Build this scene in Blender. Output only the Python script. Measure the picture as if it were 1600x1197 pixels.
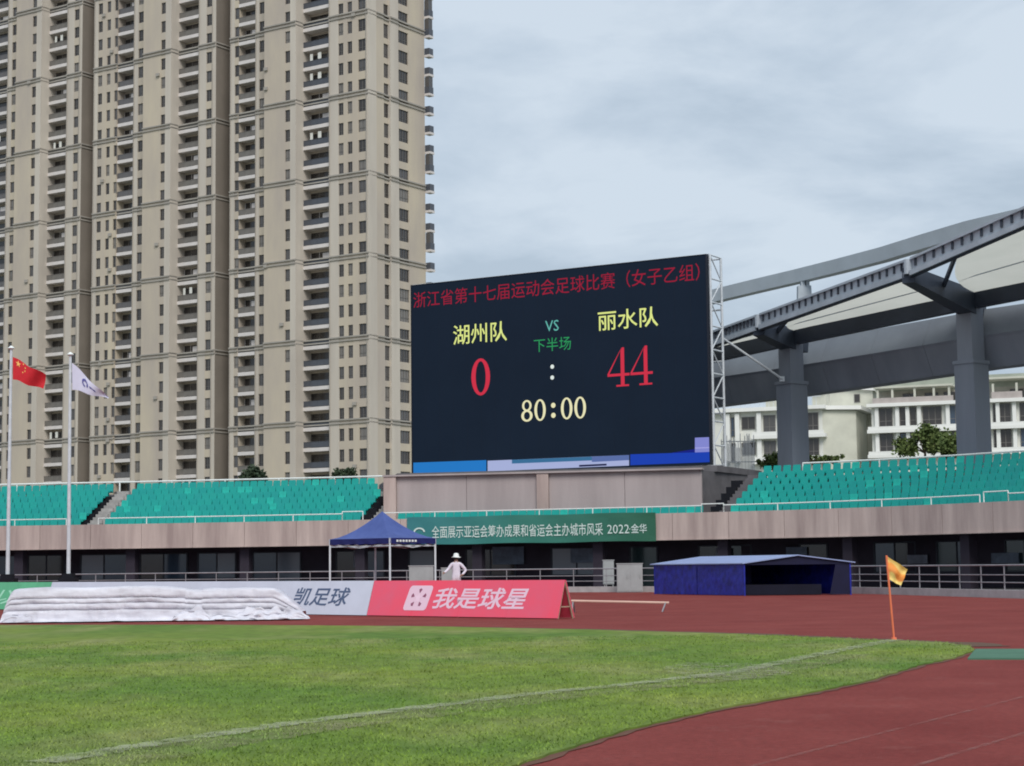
import bpy, bmesh, math, random
import numpy as np
from mathutils import Vector, Matrix, Euler
random.seed(7); R = math.radians
for o in list(bpy.data.objects): bpy.data.objects.remove(o)
S = bpy.context.scene
COL = S.collection
# ------------------------------------------------------------------ camera
FPX, W0, H0 = 2900.0, 1600.0, 1197.0
CAMH = 1.30
PITCH = math.atan((886-598.5)/FPX); ROLL = R(0.65)
r0 = Vector((1,0,0)); f0 = Vector((0,math.cos(PITCH),math.sin(PITCH))); u0 = Vector((0,-math.sin(PITCH),math.cos(PITCH)))
cr = r0*math.cos(ROLL)-u0*math.sin(ROLL); cu = u0*math.cos(ROLL)+r0*math.sin(ROLL)
CAM = Vector((0,0,CAMH))
cam = bpy.data.cameras.new('camera'); co = bpy.data.objects.new('camera', cam); COL.objects.link(co)
M = Matrix((cr, cu, -f0)).transposed().to_4x4(); M.translation = CAM
co.matrix_world = M
cam.sensor_width = 36; cam.lens = FPX/W0*36; cam.clip_start = .3; cam.clip_end = 4000
S.camera = co
# ------------------------------------------------------------------ world / light
EXPO = .60; EK = 2**-EXPO
SUN_EL, SUN_AZ = R(43), R(168)          # azimuth clockwise from +Y
world = bpy.data.worlds.new('World'); S.world = world; world.use_nodes = True
wn = world.node_tree; wn.nodes.clear()
def N(nt, t, **k):
    n = nt.nodes.new(t)
    for a, v in k.items(): setattr(n, a, v)
    return n
out = N(wn,'ShaderNodeOutputWorld'); bg = N(wn,'ShaderNodeBackground'); bg.inputs[1].default_value = .1
sky = N(wn,'ShaderNodeTexSky', sky_type='NISHITA'); sky.sun_disc = False
sky.sun_elevation = SUN_EL; sky.sun_rotation = SUN_AZ; sky.dust_density = 3
tc = N(wn,'ShaderNodeTexCoord'); sep = N(wn,'ShaderNodeSeparateXYZ'); wn.links.new(tc.outputs['Generated'], sep.inputs[0])
ad = N(wn,'ShaderNodeMath', operation='ADD'); ad.inputs[1].default_value=.22; wn.links.new(sep.outputs[2], ad.inputs[0])
mx = N(wn,'ShaderNodeMath', operation='MAXIMUM'); mx.inputs[1].default_value=.12; wn.links.new(ad.outputs[0], mx.inputs[0])
dv = N(wn,'ShaderNodeVectorMath', operation='DIVIDE'); wn.links.new(tc.outputs['Generated'], dv.inputs[0])
cmb = N(wn,'ShaderNodeCombineXYZ')
for i in range(3): wn.links.new(mx.outputs[0], cmb.inputs[i])
wn.links.new(cmb.outputs[0], dv.inputs[1])
n1 = N(wn,'ShaderNodeTexNoise'); n1.inputs['Scale'].default_value=2.1; n1.inputs['Detail'].default_value=8; n1.inputs['Roughness'].default_value=.56
n1.inputs['Distortion'].default_value=.35
wn.links.new(dv.outputs[0], n1.inputs['Vector'])
rp = N(wn,'ShaderNodeValToRGB'); wn.links.new(n1.outputs['Fac'], rp.inputs[0])
rp.color_ramp.elements[0].position=.41; rp.color_ramp.elements[0].color=(4.7*EK,5.65*EK,6.7*EK,1)
rp.color_ramp.elements[1].position=.60; rp.color_ramp.elements[1].color=(6.5*EK,7.4*EK,8.35*EK,1)
e = rp.color_ramp.elements.new(.5); e.color=(5.5*EK,6.45*EK,7.5*EK,1)
mixw = N(wn,'ShaderNodeMix', data_type='RGBA'); mixw.inputs[0].default_value=.93
wn.links.new(sky.outputs[0], mixw.inputs[6]); wn.links.new(rp.outputs[0], mixw.inputs[7])
wn.links.new(mixw.outputs[2], bg.inputs[0]); wn.links.new(bg.outputs[0], out.inputs[0])
sl = bpy.data.lights.new('sun','SUN'); sl.energy = 1.5; sl.angle = R(30); sl.color=(1,.96,.9)
so = bpy.data.objects.new('sun', sl); COL.objects.link(so)
sd = Vector((math.sin(SUN_AZ)*math.cos(SUN_EL), math.cos(SUN_AZ)*math.cos(SUN_EL), math.sin(SUN_EL)))
so.rotation_euler = sd.to_track_quat('Z','Y').to_euler(); so.location=(0,0,200)
S.view_settings.view_transform='Standard'; S.view_settings.look='None'; S.view_settings.gamma=1
S.view_settings.use_curve_mapping=False; S.view_settings.exposure = EXPO
S.render.engine='CYCLES'; S.cycles.max_bounces=6; S.cycles.filter_width=1.9; S.cycles.transparent_max_bounces=8

# ------------------------------------------------------------------ helpers
def ray(px, py):
    return (cr*((px-W0/2)/FPX) + cu*((H0/2-py)/FPX) + f0)
def at(px, py, Y):
    d = ray(px,py); return CAM + d*(Y/d.y)
def gnd(px, py, z=0.0):
    d = ray(px,py); return CAM + d*((z-CAMH)/d.z)
def xy(px, Y, py=820): p = at(px,py,Y); return (p.x, p.y)
def srgb(r,g,b):
    f = lambda c: ((c/255+.055)/1.055)**2.4 if c>10 else c/255/12.92
    return (f(r),f(g),f(b),1)
class MB:
    def __init__(s): s.v=[]; s.f=[]; s.m=[]; s.cur=0
    def add(s, vs, fs):
        b=len(s.v); s.v += [tuple(v) for v in vs]; s.f += [tuple(b+i for i in f) for f in fs]; s.m += [s.cur]*len(fs); return s
    def box(s,x0,x1,y0,y1,z0,z1):
        return s.add([(x0,y0,z0),(x1,y0,z0),(x1,y1,z0),(x0,y1,z0),(x0,y0,z1),(x1,y0,z1),(x1,y1,z1),(x0,y1,z1)],
              [(3,2,1,0),(4,5,6,7),(0,1,5,4),(1,2,6,5),(2,3,7,6),(3,0,4,7)])
    def hexa(s, b, t):   # 4 bottom ccw, 4 top
        return s.add(list(b)+list(t), [(3,2,1,0),(4,5,6,7),(0,1,5,4),(1,2,6,5),(2,3,7,6),(3,0,4,7)])
    def prism(s, poly, z0, z1):
        n=len(poly); vs=[(p[0],p[1],z0) for p in poly]+[(p[0],p[1],z1) for p in poly]
        return s.add(vs, [tuple(reversed(range(n))), tuple(range(n,2*n))]+[(i,(i+1)%n,n+(i+1)%n,n+i) for i in range(n)])
    def bar(s,a,b,w,h,up=(0,0,1),w2=None,h2=None):
        a=Vector(a); b=Vector(b); d=(b-a).normalized(); up=Vector(up)
        if abs(d.dot(up))>.99: up=Vector((1,0,0)) if abs(d.x)<.9 else Vector((0,1,0))
        sd=d.cross(up).normalized(); u=sd.cross(d).normalized(); w2=w if w2 is None else w2; h2=h if h2 is None else h2
        q=lambda p,w,h:[p-sd*w/2-u*h/2, p+sd*w/2-u*h/2, p+sd*w/2+u*h/2, p-sd*w/2+u*h/2]
        return s.add(q(a,w,h)+q(b,w2,h2), [(0,1,2,3),(7,6,5,4),(1,0,4,5),(2,1,5,6),(3,2,6,7),(0,3,7,4)])
    def tube(s,a,b,r,n=8,r2=None):
        a=Vector(a); b=Vector(b); r2=r if r2 is None else r2; d=(b-a).normalized()
        t=Vector((0,0,1)) if abs(d.z)<.9 else Vector((1,0,0)); x=d.cross(t).normalized(); y=d.cross(x)
        c=[x*math.cos(2*math.pi*i/n)+y*math.sin(2*math.pi*i/n) for i in range(n)]
        return s.add([a+q*r for q in c]+[b+q*r2 for q in c], [tuple(range(n)), tuple(reversed(range(n,2*n)))]+[(i,n+i,n+(i+1)%n,(i+1)%n) for i in range(n)])
    def path(s, pts, r, n=6):
        for a,b in zip(pts,pts[1:]): s.tube(a,b,r,n)
        return s
    def strip(s, A, B):
        n=len(A); return s.add(list(A)+list(B), [(i,i+1,n+i+1,n+i) for i in range(n-1)])
def mesh(name, mb, mats, org=(0,0,0), smooth=False):
    me=bpy.data.meshes.new(name); o=Vector(org)
    me.from_pydata([tuple(Vector(v)-o) for v in mb.v],[],mb.f)
    for m in (mats if isinstance(mats,(list,tuple)) else [mats]): me.materials.append(m)
    if any(mb.m): me.polygons.foreach_set('material_index', mb.m)
    if smooth: me.polygons.foreach_set('use_smooth',[True]*len(me.polygons))
    me.update(); return me
def link(name, me, parent=None, loc=(0,0,0), rz=0):
    o=bpy.data.objects.new(name, me); COL.objects.link(o)
    if parent is not None: o.parent=parent
    o.location=loc; o.rotation_euler=(0,0,rz); return o
def tag(o,label=None,cat=None,group=None,kind=None):
    for k,v in (('label',label),('category',cat),('group',group),('kind',kind)):
        if v: o[k]=v
    return o
def thing(name,label,cat,loc=(0,0,0),rz=0,group=None):
    return tag(link(name,None,None,loc,rz),label,cat,group)
def part(name, mb, mats, parent, org=None, smooth=False):
    """mb in world coordinates when org is None: the thing's (unrotated) base is taken off"""
    if org is None:
        org=Vector((0,0,0)); p=parent
        while p is not None: org=org+p.location; p=p.parent
    return link(name, mesh(name,mb,mats,org,smooth), parent)
def struct(name, mb, mats, smooth=False, kind='structure'):
    return tag(link(name, mesh(name,mb,mats,(0,0,0),smooth)), kind=kind)

# ------------------------------------------------------------------ materials
def mat(name, col, rough=.7, var=.12, scale=4, metal=0, spec=.3, bump=0, bscale=30, col2=None, coord='Object', emis=None, estr=0, streak=False, vscale=None):
    m=bpy.data.materials.new(name); m.use_nodes=True; nt=m.node_tree; b=nt.nodes['Principled BSDF']
    b.inputs['Roughness'].default_value=rough; b.inputs['Metallic'].default_value=metal; b.inputs['Specular IOR Level'].default_value=spec
    t=N(nt,'ShaderNodeTexCoord'); mp=N(nt,'ShaderNodeMapping'); nt.links.new(t.outputs[coord], mp.inputs[0])
    if streak: mp.inputs['Scale'].default_value=(1,1,.12)
    if vscale: mp.inputs['Scale'].default_value=vscale
    n=N(nt,'ShaderNodeTexNoise'); n.inputs['Scale'].default_value=scale; n.inputs['Detail'].default_value=6; n.inputs['Roughness'].default_value=.6
    nt.links.new(mp.outputs[0], n.inputs['Vector'])
    r=N(nt,'ShaderNodeValToRGB'); nt.links.new(n.outputs['Fac'], r.inputs[0])
    c2 = col2 if col2 else tuple(c*(1-var) for c in col[:3])+(1,)
    c1 = col if col2 else tuple(min(1,c*(1+var)) for c in col[:3])+(1,)
    r.color_ramp.elements[0].position=.3; r.color_ramp.elements[0].color=c2
    r.color_ramp.elements[1].position=.7; r.color_ramp.elements[1].color=c1
    nt.links.new(r.outputs[0], b.inputs['Base Color'])
    if bump:
        n2=N(nt,'ShaderNodeTexNoise'); n2.inputs['Scale'].default_value=bscale; n2.inputs['Detail'].default_value=4
        nt.links.new(t.outputs[coord], n2.inputs['Vector'])
        bp=N(nt,'ShaderNodeBump'); bp.inputs['Strength'].default_value=bump; bp.inputs['Distance'].default_value=.02
        nt.links.new(n2.outputs['Fac'], bp.inputs['Height']); nt.links.new(bp.outputs[0], b.inputs['Normal'])
    if emis: b.inputs['Emission Color'].default_value=emis; b.inputs['Emission Strength'].default_value=estr
    return m
def flat(name,col,rough=.6,spec=.3,metal=0,emis=None,estr=0,alpha=None):
    m=bpy.data.materials.new(name); m.use_nodes=True; b=m.node_tree.nodes['Principled BSDF']
    b.inputs['Base Color'].default_value=col; b.inputs['Roughness'].default_value=rough; b.inputs['Specular IOR Level'].default_value=spec; b.inputs['Metallic'].default_value=metal
    if emis: b.inputs['Emission Color'].default_value=emis; b.inputs['Emission Strength'].default_value=estr
    return m
M_concrete=mat('concrete',(.46,.40,.40,1),.85,.12,.5,bump=.3,bscale=8,col2=(.33,.285,.285,1),streak=True)
M_conc2=mat('concrete_panel',(.56,.455,.415,1),.85,.1,1.3,bump=.3,bscale=8,col2=(.33,.255,.24,1),vscale=(1,1,.10))
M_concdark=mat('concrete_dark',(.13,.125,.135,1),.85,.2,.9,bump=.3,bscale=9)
M_step=mat('step_concrete',(.36,.35,.34,1),.9,.2,1.5)
M_kerb=mat('kerb_stone',(.42,.40,.40,1),.85,.15,2)
M_steel=mat('grey_steel',(.43,.46,.50,1),.5,.1,2,metal=.2)
M_white_steel=mat('white_steel',(.58,.62,.66,1),.45,.12,3)
M_rail=mat('rail_metal',(.33,.32,.34,1),.4,.15,3,metal=.3)
M_whiterail=mat('white_rail',(.78,.82,.80,1),.5,.05,3)
M_seat=mat('seat_plastic',(.004,.37,.32,1),.45,.2,.45,col2=(.004,.28,.25,1),spec=.4)
M_seat2=mat('seat_plastic_faded',(.01,.42,.35,1),.5,.15,2,spec=.4)
M_nearblack=mat('near_black',(.008,.009,.014,1),.9,.2,2)
M_paint=mat('tower_paint',(.575,.50,.385,1),.85,.08,.16,bump=.15,bscale=3,col2=(.43,.375,.33,1),vscale=(1,1,.3))
M_paint2=mat('tower_pilaster_paint',(.60,.545,.47,1),.85,.08,.3,bump=.15,bscale=3,col2=(.48,.43,.375,1),vscale=(1,1,.15))
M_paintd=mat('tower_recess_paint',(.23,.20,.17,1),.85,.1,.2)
M_cornice=mat('cornice_plaster',(.36,.335,.30,1),.85,.12,.3)
M_slab=mat('balcony_slab_paint',(.66,.62,.60,1),.8,.1,.4)
M_frame=flat('window_frame_metal',(.17,.16,.15,1),.5)
M_balrail=flat('balcony_rail_panel',(.12,.112,.112,1),.35,.5)
def glass(name,col,rough=.12): return flat(name,col,rough,.6)
G_dark=glass('glass_dark',(.045,.04,.038,1)); G_mid=glass('glass_mid',(.09,.085,.085,1)); G_cur=glass('glass_curtained',(.19,.175,.16,1),.3)
G_blue=glass('glass_blue',(.05,.075,.115,1),.1)
M_canopy=mat('canopy_steel_dark',(.032,.042,.062,1),.55,.2,.5)
M_canopy2=mat('canopy_concrete',(.225,.25,.295,1),.8,.18,.35,streak=True)
M_girder=mat('girder_concrete',(.22,.25,.28,1),.8,.15,.3,col2=(.17,.19,.22,1))
M_edge=mat('canopy_edge_steel',(.40,.45,.50,1),.5,.15,1)
M_tube=mat('ring_tube_paint',(.46,.51,.55,1),.5,.08,.5)
M_house=mat('house_white_paint',(.72,.72,.67,1),.8,.08,.3); M_housetile=mat('house_tile',(.58,.58,.50,1),.8,.1,.6)
M_houseslab=mat('house_slab',(.82,.82,.79,1),.7,.06,.3)
M_red=flat('board_red',srgb(220,78,100),.45); M_boardw=mat('board_white',srgb(205,210,225),.5,.05,2)
M_boardg=mat('board_green',srgb(95,180,135),.5,.1,2)
M_wood=mat('board_frame_wood',(.35,.25,.18,1),.8,.2,8)
def emi(name,c,s=1.0):
    return flat(name,(.0,.0,.0,1),.8,.0,emis=c,estr=s*EK)
# membrane: translucent
def membrane():
    m=bpy.data.materials.new('roof_membrane'); m.use_nodes=True; nt=m.node_tree; nt.nodes.clear()
    o=N(nt,'ShaderNodeOutputMaterial'); a=N(nt,'ShaderNodeBsdfDiffuse'); b=N(nt,'ShaderNodeBsdfTranslucent'); mx=N(nt,'ShaderNodeMixShader')
    mx.inputs[0].default_value=.62
    t=N(nt,'ShaderNodeTexCoord'); n=N(nt,'ShaderNodeTexNoise'); n.inputs['Scale'].default_value=.5; n.inputs['Detail'].default_value=4
    nt.links.new(t.outputs['Object'],n.inputs['Vector']); r=N(nt,'ShaderNodeValToRGB'); nt.links.new(n.outputs['Fac'],r.inputs[0])
    r.color_ramp.elements[0].color=(.68,.68,.60,1); r.color_ramp.elements[1].color=(.82,.80,.72,1)
    for s in (a,b): nt.links.new(r.outputs[0], s.inputs['Color'])
    nt.links.new(a.outputs[0],mx.inputs[1]); nt.links.new(b.outputs[0],mx.inputs[2]); nt.links.new(mx.outputs[0],o.inputs[0]); return m
M_memb=membrane()
# grass and track
def grass_mat(name, dirt=False, blades=False):
    m=bpy.data.materials.new(name); m.use_nodes=True; nt=m.node_tree; b=nt.nodes['Principled BSDF']; b.inputs['Roughness'].default_value=.8; b.inputs['Specular IOR Level'].default_value=.1
    t=N(nt,'ShaderNodeNewGeometry')
    if blades:
        cz=N(nt,'ShaderNodeCombineXYZ'); cz.inputs[2].default_value=1; pass
    def noise(s,d=4,sc=(1,1,1)):
        mp=N(nt,'ShaderNodeMapping'); mp.inputs['Scale'].default_value=sc; nt.links.new(t.outputs['Position'],mp.inputs[0])
        n=N(nt,'ShaderNodeTexNoise'); n.inputs['Scale'].default_value=s; n.inputs['Detail'].default_value=d; nt.links.new(mp.outputs[0],n.inputs['Vector']); return n
    def ramp(n,a,b_,p0,p1):
        r=N(nt,'ShaderNodeValToRGB'); nt.links.new(n.outputs['Fac'],r.inputs[0]); r.color_ramp.elements[0].position=p0; r.color_ramp.elements[1].position=p1
        r.color_ramp.elements[0].color=a; r.color_ramp.elements[1].color=b_; return r
    def mixc(f,a,b_,fac=None):
        x=N(nt,'ShaderNodeMix',data_type='RGBA')
        if f is None: x.inputs[0].default_value=fac
        else: nt.links.new(f,x.inputs[0])
        for i,v in ((6,a),(7,b_)):
            if isinstance(v,tuple): x.inputs[i].default_value=v
            else: nt.links.new(v,x.inputs[i])
        return x
    big=ramp(noise(.16,3),(.105,.185,.033,1),(.18,.235,.042,1),.38,.62)
    patch=ramp(noise(.55,5,(1,.45,1)),(0,0,0,1),(1,1,1,1),.48,.72)
    c1=mixc(patch.outputs[0],big.outputs[0],(.225,.25,.085,1))
    fine=ramp(noise(3.2,9,(1,.6,1)),(.80,.80,.80,1),(1.2,1.2,1.2,1),.32,.68)
    mu=N(nt,'ShaderNodeMix',data_type='RGBA',blend_type='MULTIPLY'); mu.inputs[0].default_value=1
    nt.links.new(c1.outputs[2],mu.inputs[6]); nt.links.new(fine.outputs[0],mu.inputs[7])
    last=mu
    if blades:
        at_=N(nt,'ShaderNodeAttribute',attribute_name='line')
        last=mixc(at_.outputs['Fac'],mu.outputs[2],(.36,.37,.25,1))
        at2=N(nt,'ShaderNodeAttribute',attribute_name='shade')
        mu2=N(nt,'ShaderNodeMix',data_type='RGBA',blend_type='MULTIPLY'); mu2.inputs[0].default_value=1
        nt.links.new(last.outputs[2],mu2.inputs[6]); nt.links.new(at2.outputs['Fac'],mu2.inputs[7]); last=mu2
    nt.links.new(last.outputs[2],b.inputs['Base Color']); return m
M_grass=grass_mat('turf'); M_blade=grass_mat('turf_blades',blades=True)
def track_mat():
    m=mat('track_rubber',(.25,.056,.048,1),.9,.2,.5,bump=.5,bscale=90,col2=(.185,.034,.030,1),spec=.15); nt=m.node_tree
    b=nt.nodes['Principled BSDF']; src=b.inputs['Base Color'].links[0].from_socket
    g=N(nt,'ShaderNodeNewGeometry'); n=N(nt,'ShaderNodeTexNoise'); n.inputs['Scale'].default_value=14; n.inputs['Detail'].default_value=8; n.inputs['Roughness'].default_value=.8
    nt.links.new(g.outputs['Position'],n.inputs['Vector']); r=N(nt,'ShaderNodeValToRGB'); nt.links.new(n.outputs['Fac'],r.inputs[0])
    r.color_ramp.elements[0].position=.3; r.color_ramp.elements[0].color=(.7,.7,.7,1); r.color_ramp.elements[1].position=.7; r.color_ramp.elements[1].color=(1.3,1.3,1.3,1)
    mu=N(nt,'ShaderNodeMix',data_type='RGBA',blend_type='MULTIPLY'); mu.inputs[0].default_value=1
    nt.links.new(src,mu.inputs[6]); nt.links.new(r.outputs[0],mu.inputs[7])
    n3=N(nt,'ShaderNodeTexNoise'); n3.inputs['Scale'].default_value=1.3; n3.inputs['Detail'].default_value=9; n3.inputs['Roughness'].default_value=.7
    nt.links.new(g.outputs['Position'],n3.inputs['Vector']); r3=N(nt,'ShaderNodeValToRGB'); nt.links.new(n3.outputs['Fac'],r3.inputs[0])
    r3.color_ramp.elements[0].position=.56; r3.color_ramp.elements[0].color=(0,0,0,1); r3.color_ramp.elements[1].position=.8; r3.color_ramp.elements[1].color=(.5,.5,.5,1)
    mm=N(nt,'ShaderNodeMix',data_type='RGBA'); nt.links.new(r3.outputs[0],mm.inputs[0]); nt.links.new(mu.outputs[2],mm.inputs[6]); mm.inputs[7].default_value=(.31,.14,.12,1)
    nt.links.new(mm.outputs[2],b.inputs['Base Color']); return m
M_track=track_mat()

# ------------------------------------------------------------------ curves of the stadium
def catmull(pts, step=.5):
    P=[Vector((p[0],p[1])) for p in pts]; P=[P[0]*2-P[1]]+P+[P[-1]*2-P[-2]]; o=[]
    for i in range(1,len(P)-2):
        a,b,c,d=P[i-1:i+3]
        for k in range(40):
            t=k/40; o.append(.5*((2*b)+(c-a)*t+(2*a-5*b+4*c-d)*t*t+(3*b-a-3*c+d)*t**3))
    o.append(P[-2]); L=[0]
    for a,b in zip(o,o[1:]): L.append(L[-1]+(b-a).length)
    res=[]; n=int(L[-1]/step); j=0
    for i in range(n+1):
        s=L[-1]*i/n
        while j<len(L)-2 and L[j+1]<s: j+=1
        t=(s-L[j])/max(1e-9,L[j+1]-L[j]); res.append(o[j].lerp(o[j+1],t))
    return res
class Curve:
    def __init__(s,pts,step=.25):
        s.p=catmull(pts,step); s.n=len(s.p); s.L=[0]
        for a,b in zip(s.p,s.p[1:]): s.L.append(s.L[-1]+(b-a).length)
        s.len=s.L[-1]
    def at(s,d,off=0):       # off > 0: to the back (away from the pitch)
        d=max(0,min(s.len,d)); i=min(s.n-2,int(d/s.len*(s.n-1)))
        while i<s.n-2 and s.L[i+1]<d: i+=1
        while i>0 and s.L[i]>d: i-=1
        t=(d-s.L[i])/(s.L[i+1]-s.L[i]); p=s.p[i].lerp(s.p[i+1],t)
        k0=max(0,i-6); k1=min(s.n-1,i+7); T=(s.p[k1]-s.p[k0]).normalized(); B=Vector((-T.y,T.x))
        return p+B*off, T, B
    def find(s,px,off=0,py=820):   # arc length where the offset curve crosses an image column
        d=ray(px,py); best=None
        for i in range(0,int(s.len*4)):
            p,_,_=s.at(i/4,off); e=abs(p.x*d.y-p.y*d.x)
            if best is None or e<best[0]: best=(e,i/4)
        return best[1]
FC=Curve([xy(-250,111.5),xy(0,110),xy(500,105.8),xy(1030,99),xy(1330,93),xy(1600,84.5),xy(1900,75)])
KC=Curve([xy(-250,109),xy(0,106),xy(500,99.5),xy(892,94),xy(1122,88),xy(1330,80),xy(1600,65),xy(1900,55)])
def P3(c,d,off,z): p,_,_=c.at(d,off); return Vector((p.x,p.y,z))
def rng(a,b,st):
    n=max(1,int(round((b-a)/st))); return [a+(b-a)*i/n for i in range(n+1)]

# ------------------------------------------------------------------ ground
g=MB(); g.add([(-1500,-300,-.3),(1500,-300,-.3),(1500,2500,-.3),(-1500,2500,-.3)],[(0,1,2,3)])
struct('ground',g,mat('ground_soil',(.16,.17,.12,1),.95,.25,.02))
# running track sheet bounded by the kerb
kp=[P3(KC,d,.0,0) for d in rng(0,KC.len,1)]
t=MB(); poly=[(-90,-8,0),(70,-8,0)]+[tuple(p) for p in reversed(kp)]+[(-90,kp[0].y,0)]
t.add(poly,[tuple(range(len(poly)))])
struct('running_track',t,M_track)
# stand apron behind the kerb
t=MB(); ds=rng(0,KC.len,2); t.strip([P3(KC,d,.25,.02) for d in ds],[P3(KC,d,40,.02) for d in ds])
struct('apron_pavement',t,mat('apron_paving',(.17,.16,.165,1),.9,.2,.5))
# kerb
t=MB()
for a,b in zip(ds,ds[1:]):
    p=[P3(KC,a,0,0),P3(KC,b,0,0),P3(KC,b,.3,0),P3(KC,a,.3,0)]
    t.hexa(p,[q+Vector((0,0,.28)) for q in p])
struct('track_kerb',t,M_kerb)
# the turf: corner of the infield
far=[gnd(-60,978),gnd(300,977.5),gnd(650,980),gnd(900,985),gnd(1150,992),gnd(1397,1003),gnd(1480,1006),gnd(1515,1011)]
near=[gnd(1522,1018),gnd(1490,1030),gnd(1440,1040),gnd(1360,1065),gnd(1250,1088),gnd(1120,1110),gnd(980,1143),gnd(880,1175),gnd(790,1205),gnd(600,1250),gnd(420,1330)]
def jag(pts,amp,step=.12):
    o=[]
    for a,b in zip(pts,pts[1:]):
        n=max(1,int((b-a).length/step))
        for i in range(n):
            p=a.lerp(b,i/n); o.append(Vector((p.x+random.uniform(-amp,amp),p.y+random.uniform(-amp,amp),0)))
    return o+[pts[-1]]
gp=jag(far,.05,.3)+jag(near,.02,.22)+[Vector((-20,2,0)),Vector((-40,30,0))]
gt=MB(); gt.prism([(p.x,p.y) for p in gp][::-1],.0,.022)
struct('infield_turf',gt,M_grass)
# worn dirt fringe between turf and track
def ribbon(pts,w0,w1,z,amp=.05,step=.3):
    P=[]
    for a,b in zip(pts,pts[1:]):
        n=max(1,int((b-a).length/step)); P+=[a.lerp(b,i/n) for i in range(n)]
    P.append(pts[-1]); A=[];B=[]
    for i,p in enumerate(P):
        T=(P[min(i+1,len(P)-1)]-P[max(0,i-1)]); T=Vector((T.x,T.y,0)).normalized(); Nn=Vector((-T.y,T.x,0))
        A.append(Vector((p.x,p.y,z))+Nn*(w0+random.uniform(-amp,amp))); B.append(Vector((p.x,p.y,z))+Nn*(w1+random.uniform(-amp,amp)))
    return MB().strip(A,B)
struct('dirt_fringe',ribbon(far[::-1],-.6,.2,.006,.12),mat('fringe_dirt',(.13,.062,.045,1),.95,.2,1.2,col2=(.11,.075,.045,1)))
struct('dirt_fringe',ribbon(near[:-1],-.10,.07,.006,.03,.3),mat('fringe_dirt_near',(.17,.06,.048,1),.95,.2,2,col2=(.12,.07,.04,1)))
# lane lines
def alpha_mat(name,col,cut0,cut1,scale,amt=1.0):
    m=bpy.data.materials.new(name); m.use_nodes=True; nt=m.node_tree; b=nt.nodes['Principled BSDF']; b.inputs['Base Color'].default_value=col; b.inputs['Roughness'].default_value=.85
    b.inputs['Specular IOR Level'].default_value=.1
    gg=N(nt,'ShaderNodeNewGeometry'); n=N(nt,'ShaderNodeTexNoise'); n.inputs['Scale'].default_value=scale; n.inputs['Detail'].default_value=7; n.inputs['Roughness'].default_value=.7
    nt.links.new(gg.outputs['Position'],n.inputs['Vector']); r=N(nt,'ShaderNodeValToRGB'); nt.links.new(n.outputs['Fac'],r.inputs[0])
    r.color_ramp.elements[0].position=cut0; r.color_ramp.elements[0].color=(0,0,0,1); r.color_ramp.elements[1].position=cut1; r.color_ramp.elements[1].color=(amt,amt,amt,1)
    nt.links.new(r.outputs[0],b.inputs['Alpha']); return m
M_line=alpha_mat('lane_line_paint',(.36,.21,.19,1),.38,.66,4,.4)
for a,b in (((1180,1197),(1640,1079)),((1400,1207),(1660,1128))):
    p,q=gnd(*a),gnd(*b); d=(q-p); p=p-d*.4; q=q+d*.6
    struct('lane_line',ribbon([p,q],-.025,.025,.006,0,1),M_line)
# green strip of artificial surface
a,b,c,d=gnd(1500,1021),gnd(1760,1013),gnd(1760,1029),gnd(1520,1030)
a,b,c,d=gnd(1524,1016),gnd(1800,1016),gnd(1800,1031),gnd(1512,1031)
struct('green_runoff_strip',MB().prism([(d.x,d.y),(c.x,c.y),(b.x,b.y),(a.x,a.y)],.0,.022),mat('runoff_green',(.075,.175,.115,1),.9,.15,1.5))
# touchline
tl=[gnd(60,1198),gnd(250,1166),gnd(450,1136),gnd(800,1092),gnd(1000,1071),gnd(1150,1053),gnd(1280,1025),gnd(1397,1002)]
struct('touchline_marking',ribbon([Vector((p.x,p.y,0)) for p in tl],-.15,.11,.034,.04,.1),alpha_mat('touchline_chalk',(.36,.39,.25,1),.34,.6,3,.8))
struct('touchline_wear',ribbon([Vector((p.x,p.y,0)) for p in tl[:-1]],-.75,-.05,.032,.06,.15),alpha_mat('worn_turf',(.29,.29,.155,1),.38,.72,1.6,.7))
a=gnd(1150,1052)
# worn area by corner arc
pts=[]
for k in range(15):
    th=2*math.pi*k/14; pts.append(Vector((a.x-.1+.75*math.cos(th)*random.uniform(.8,1.1),a.y+2.0*math.sin(th)*random.uniform(.8,1.1),.036)))
struct('worn_corner_patch',MB().add(pts[:-1],[tuple(range(14))]),alpha_mat('worn_chalk',(.40,.40,.27,1),.42,.75,4,.75))
# blades
rs=np.random.RandomState(3)
def inpoly(x,y,poly):
    c=np.zeros(len(x),bool); n=len(poly)
    for i in range(n):
        x1,y1=poly[i]; x2,y2=poly[(i+1)%n]
        k=((y1>y)!=(y2>y)); 
        if y2!=y1: c^= k & (x < (x2-x1)*(y-y1)/(y2-y1)+x1)
    return c
coarse=[(p.x,p.y) for p in far+near]+[(-20,2),(-40,30)]
nb=500000
Y=10.5+ (34-10.5)*rs.rand(nb)**1.5; X=(rs.rand(nb)*2-1)*.33*Y
m_=inpoly(X+rs.randn(nb)*.03,Y+rs.randn(nb)*.03,coarse) & (X>-.30*Y)
X=X[m_][:70000]; Y=Y[m_][:70000]; n=len(X)
th=rs.rand(n)*math.pi; h=.008+.018*rs.rand(n); w=.003+.0045*rs.rand(n)*(.6+Y/22); ln=rs.randn(n,2)*.014
tx,ty=[p.x for p in tl],[p.y for p in tl]
xl=np.interp(Y,ty,tx); dist=(X-xl)
line=np.exp(-((dist)/.09)**2)*.4*(rs.rand(n)*.6+.4)
wear=((dist>0)&(dist<.8))*.22*rs.rand(n)
ln_attr=np.clip(line+wear,0,1)
v=np.zeros((n,3,3)); cx=np.cos(th)*w; sy=np.sin(th)*w
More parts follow.
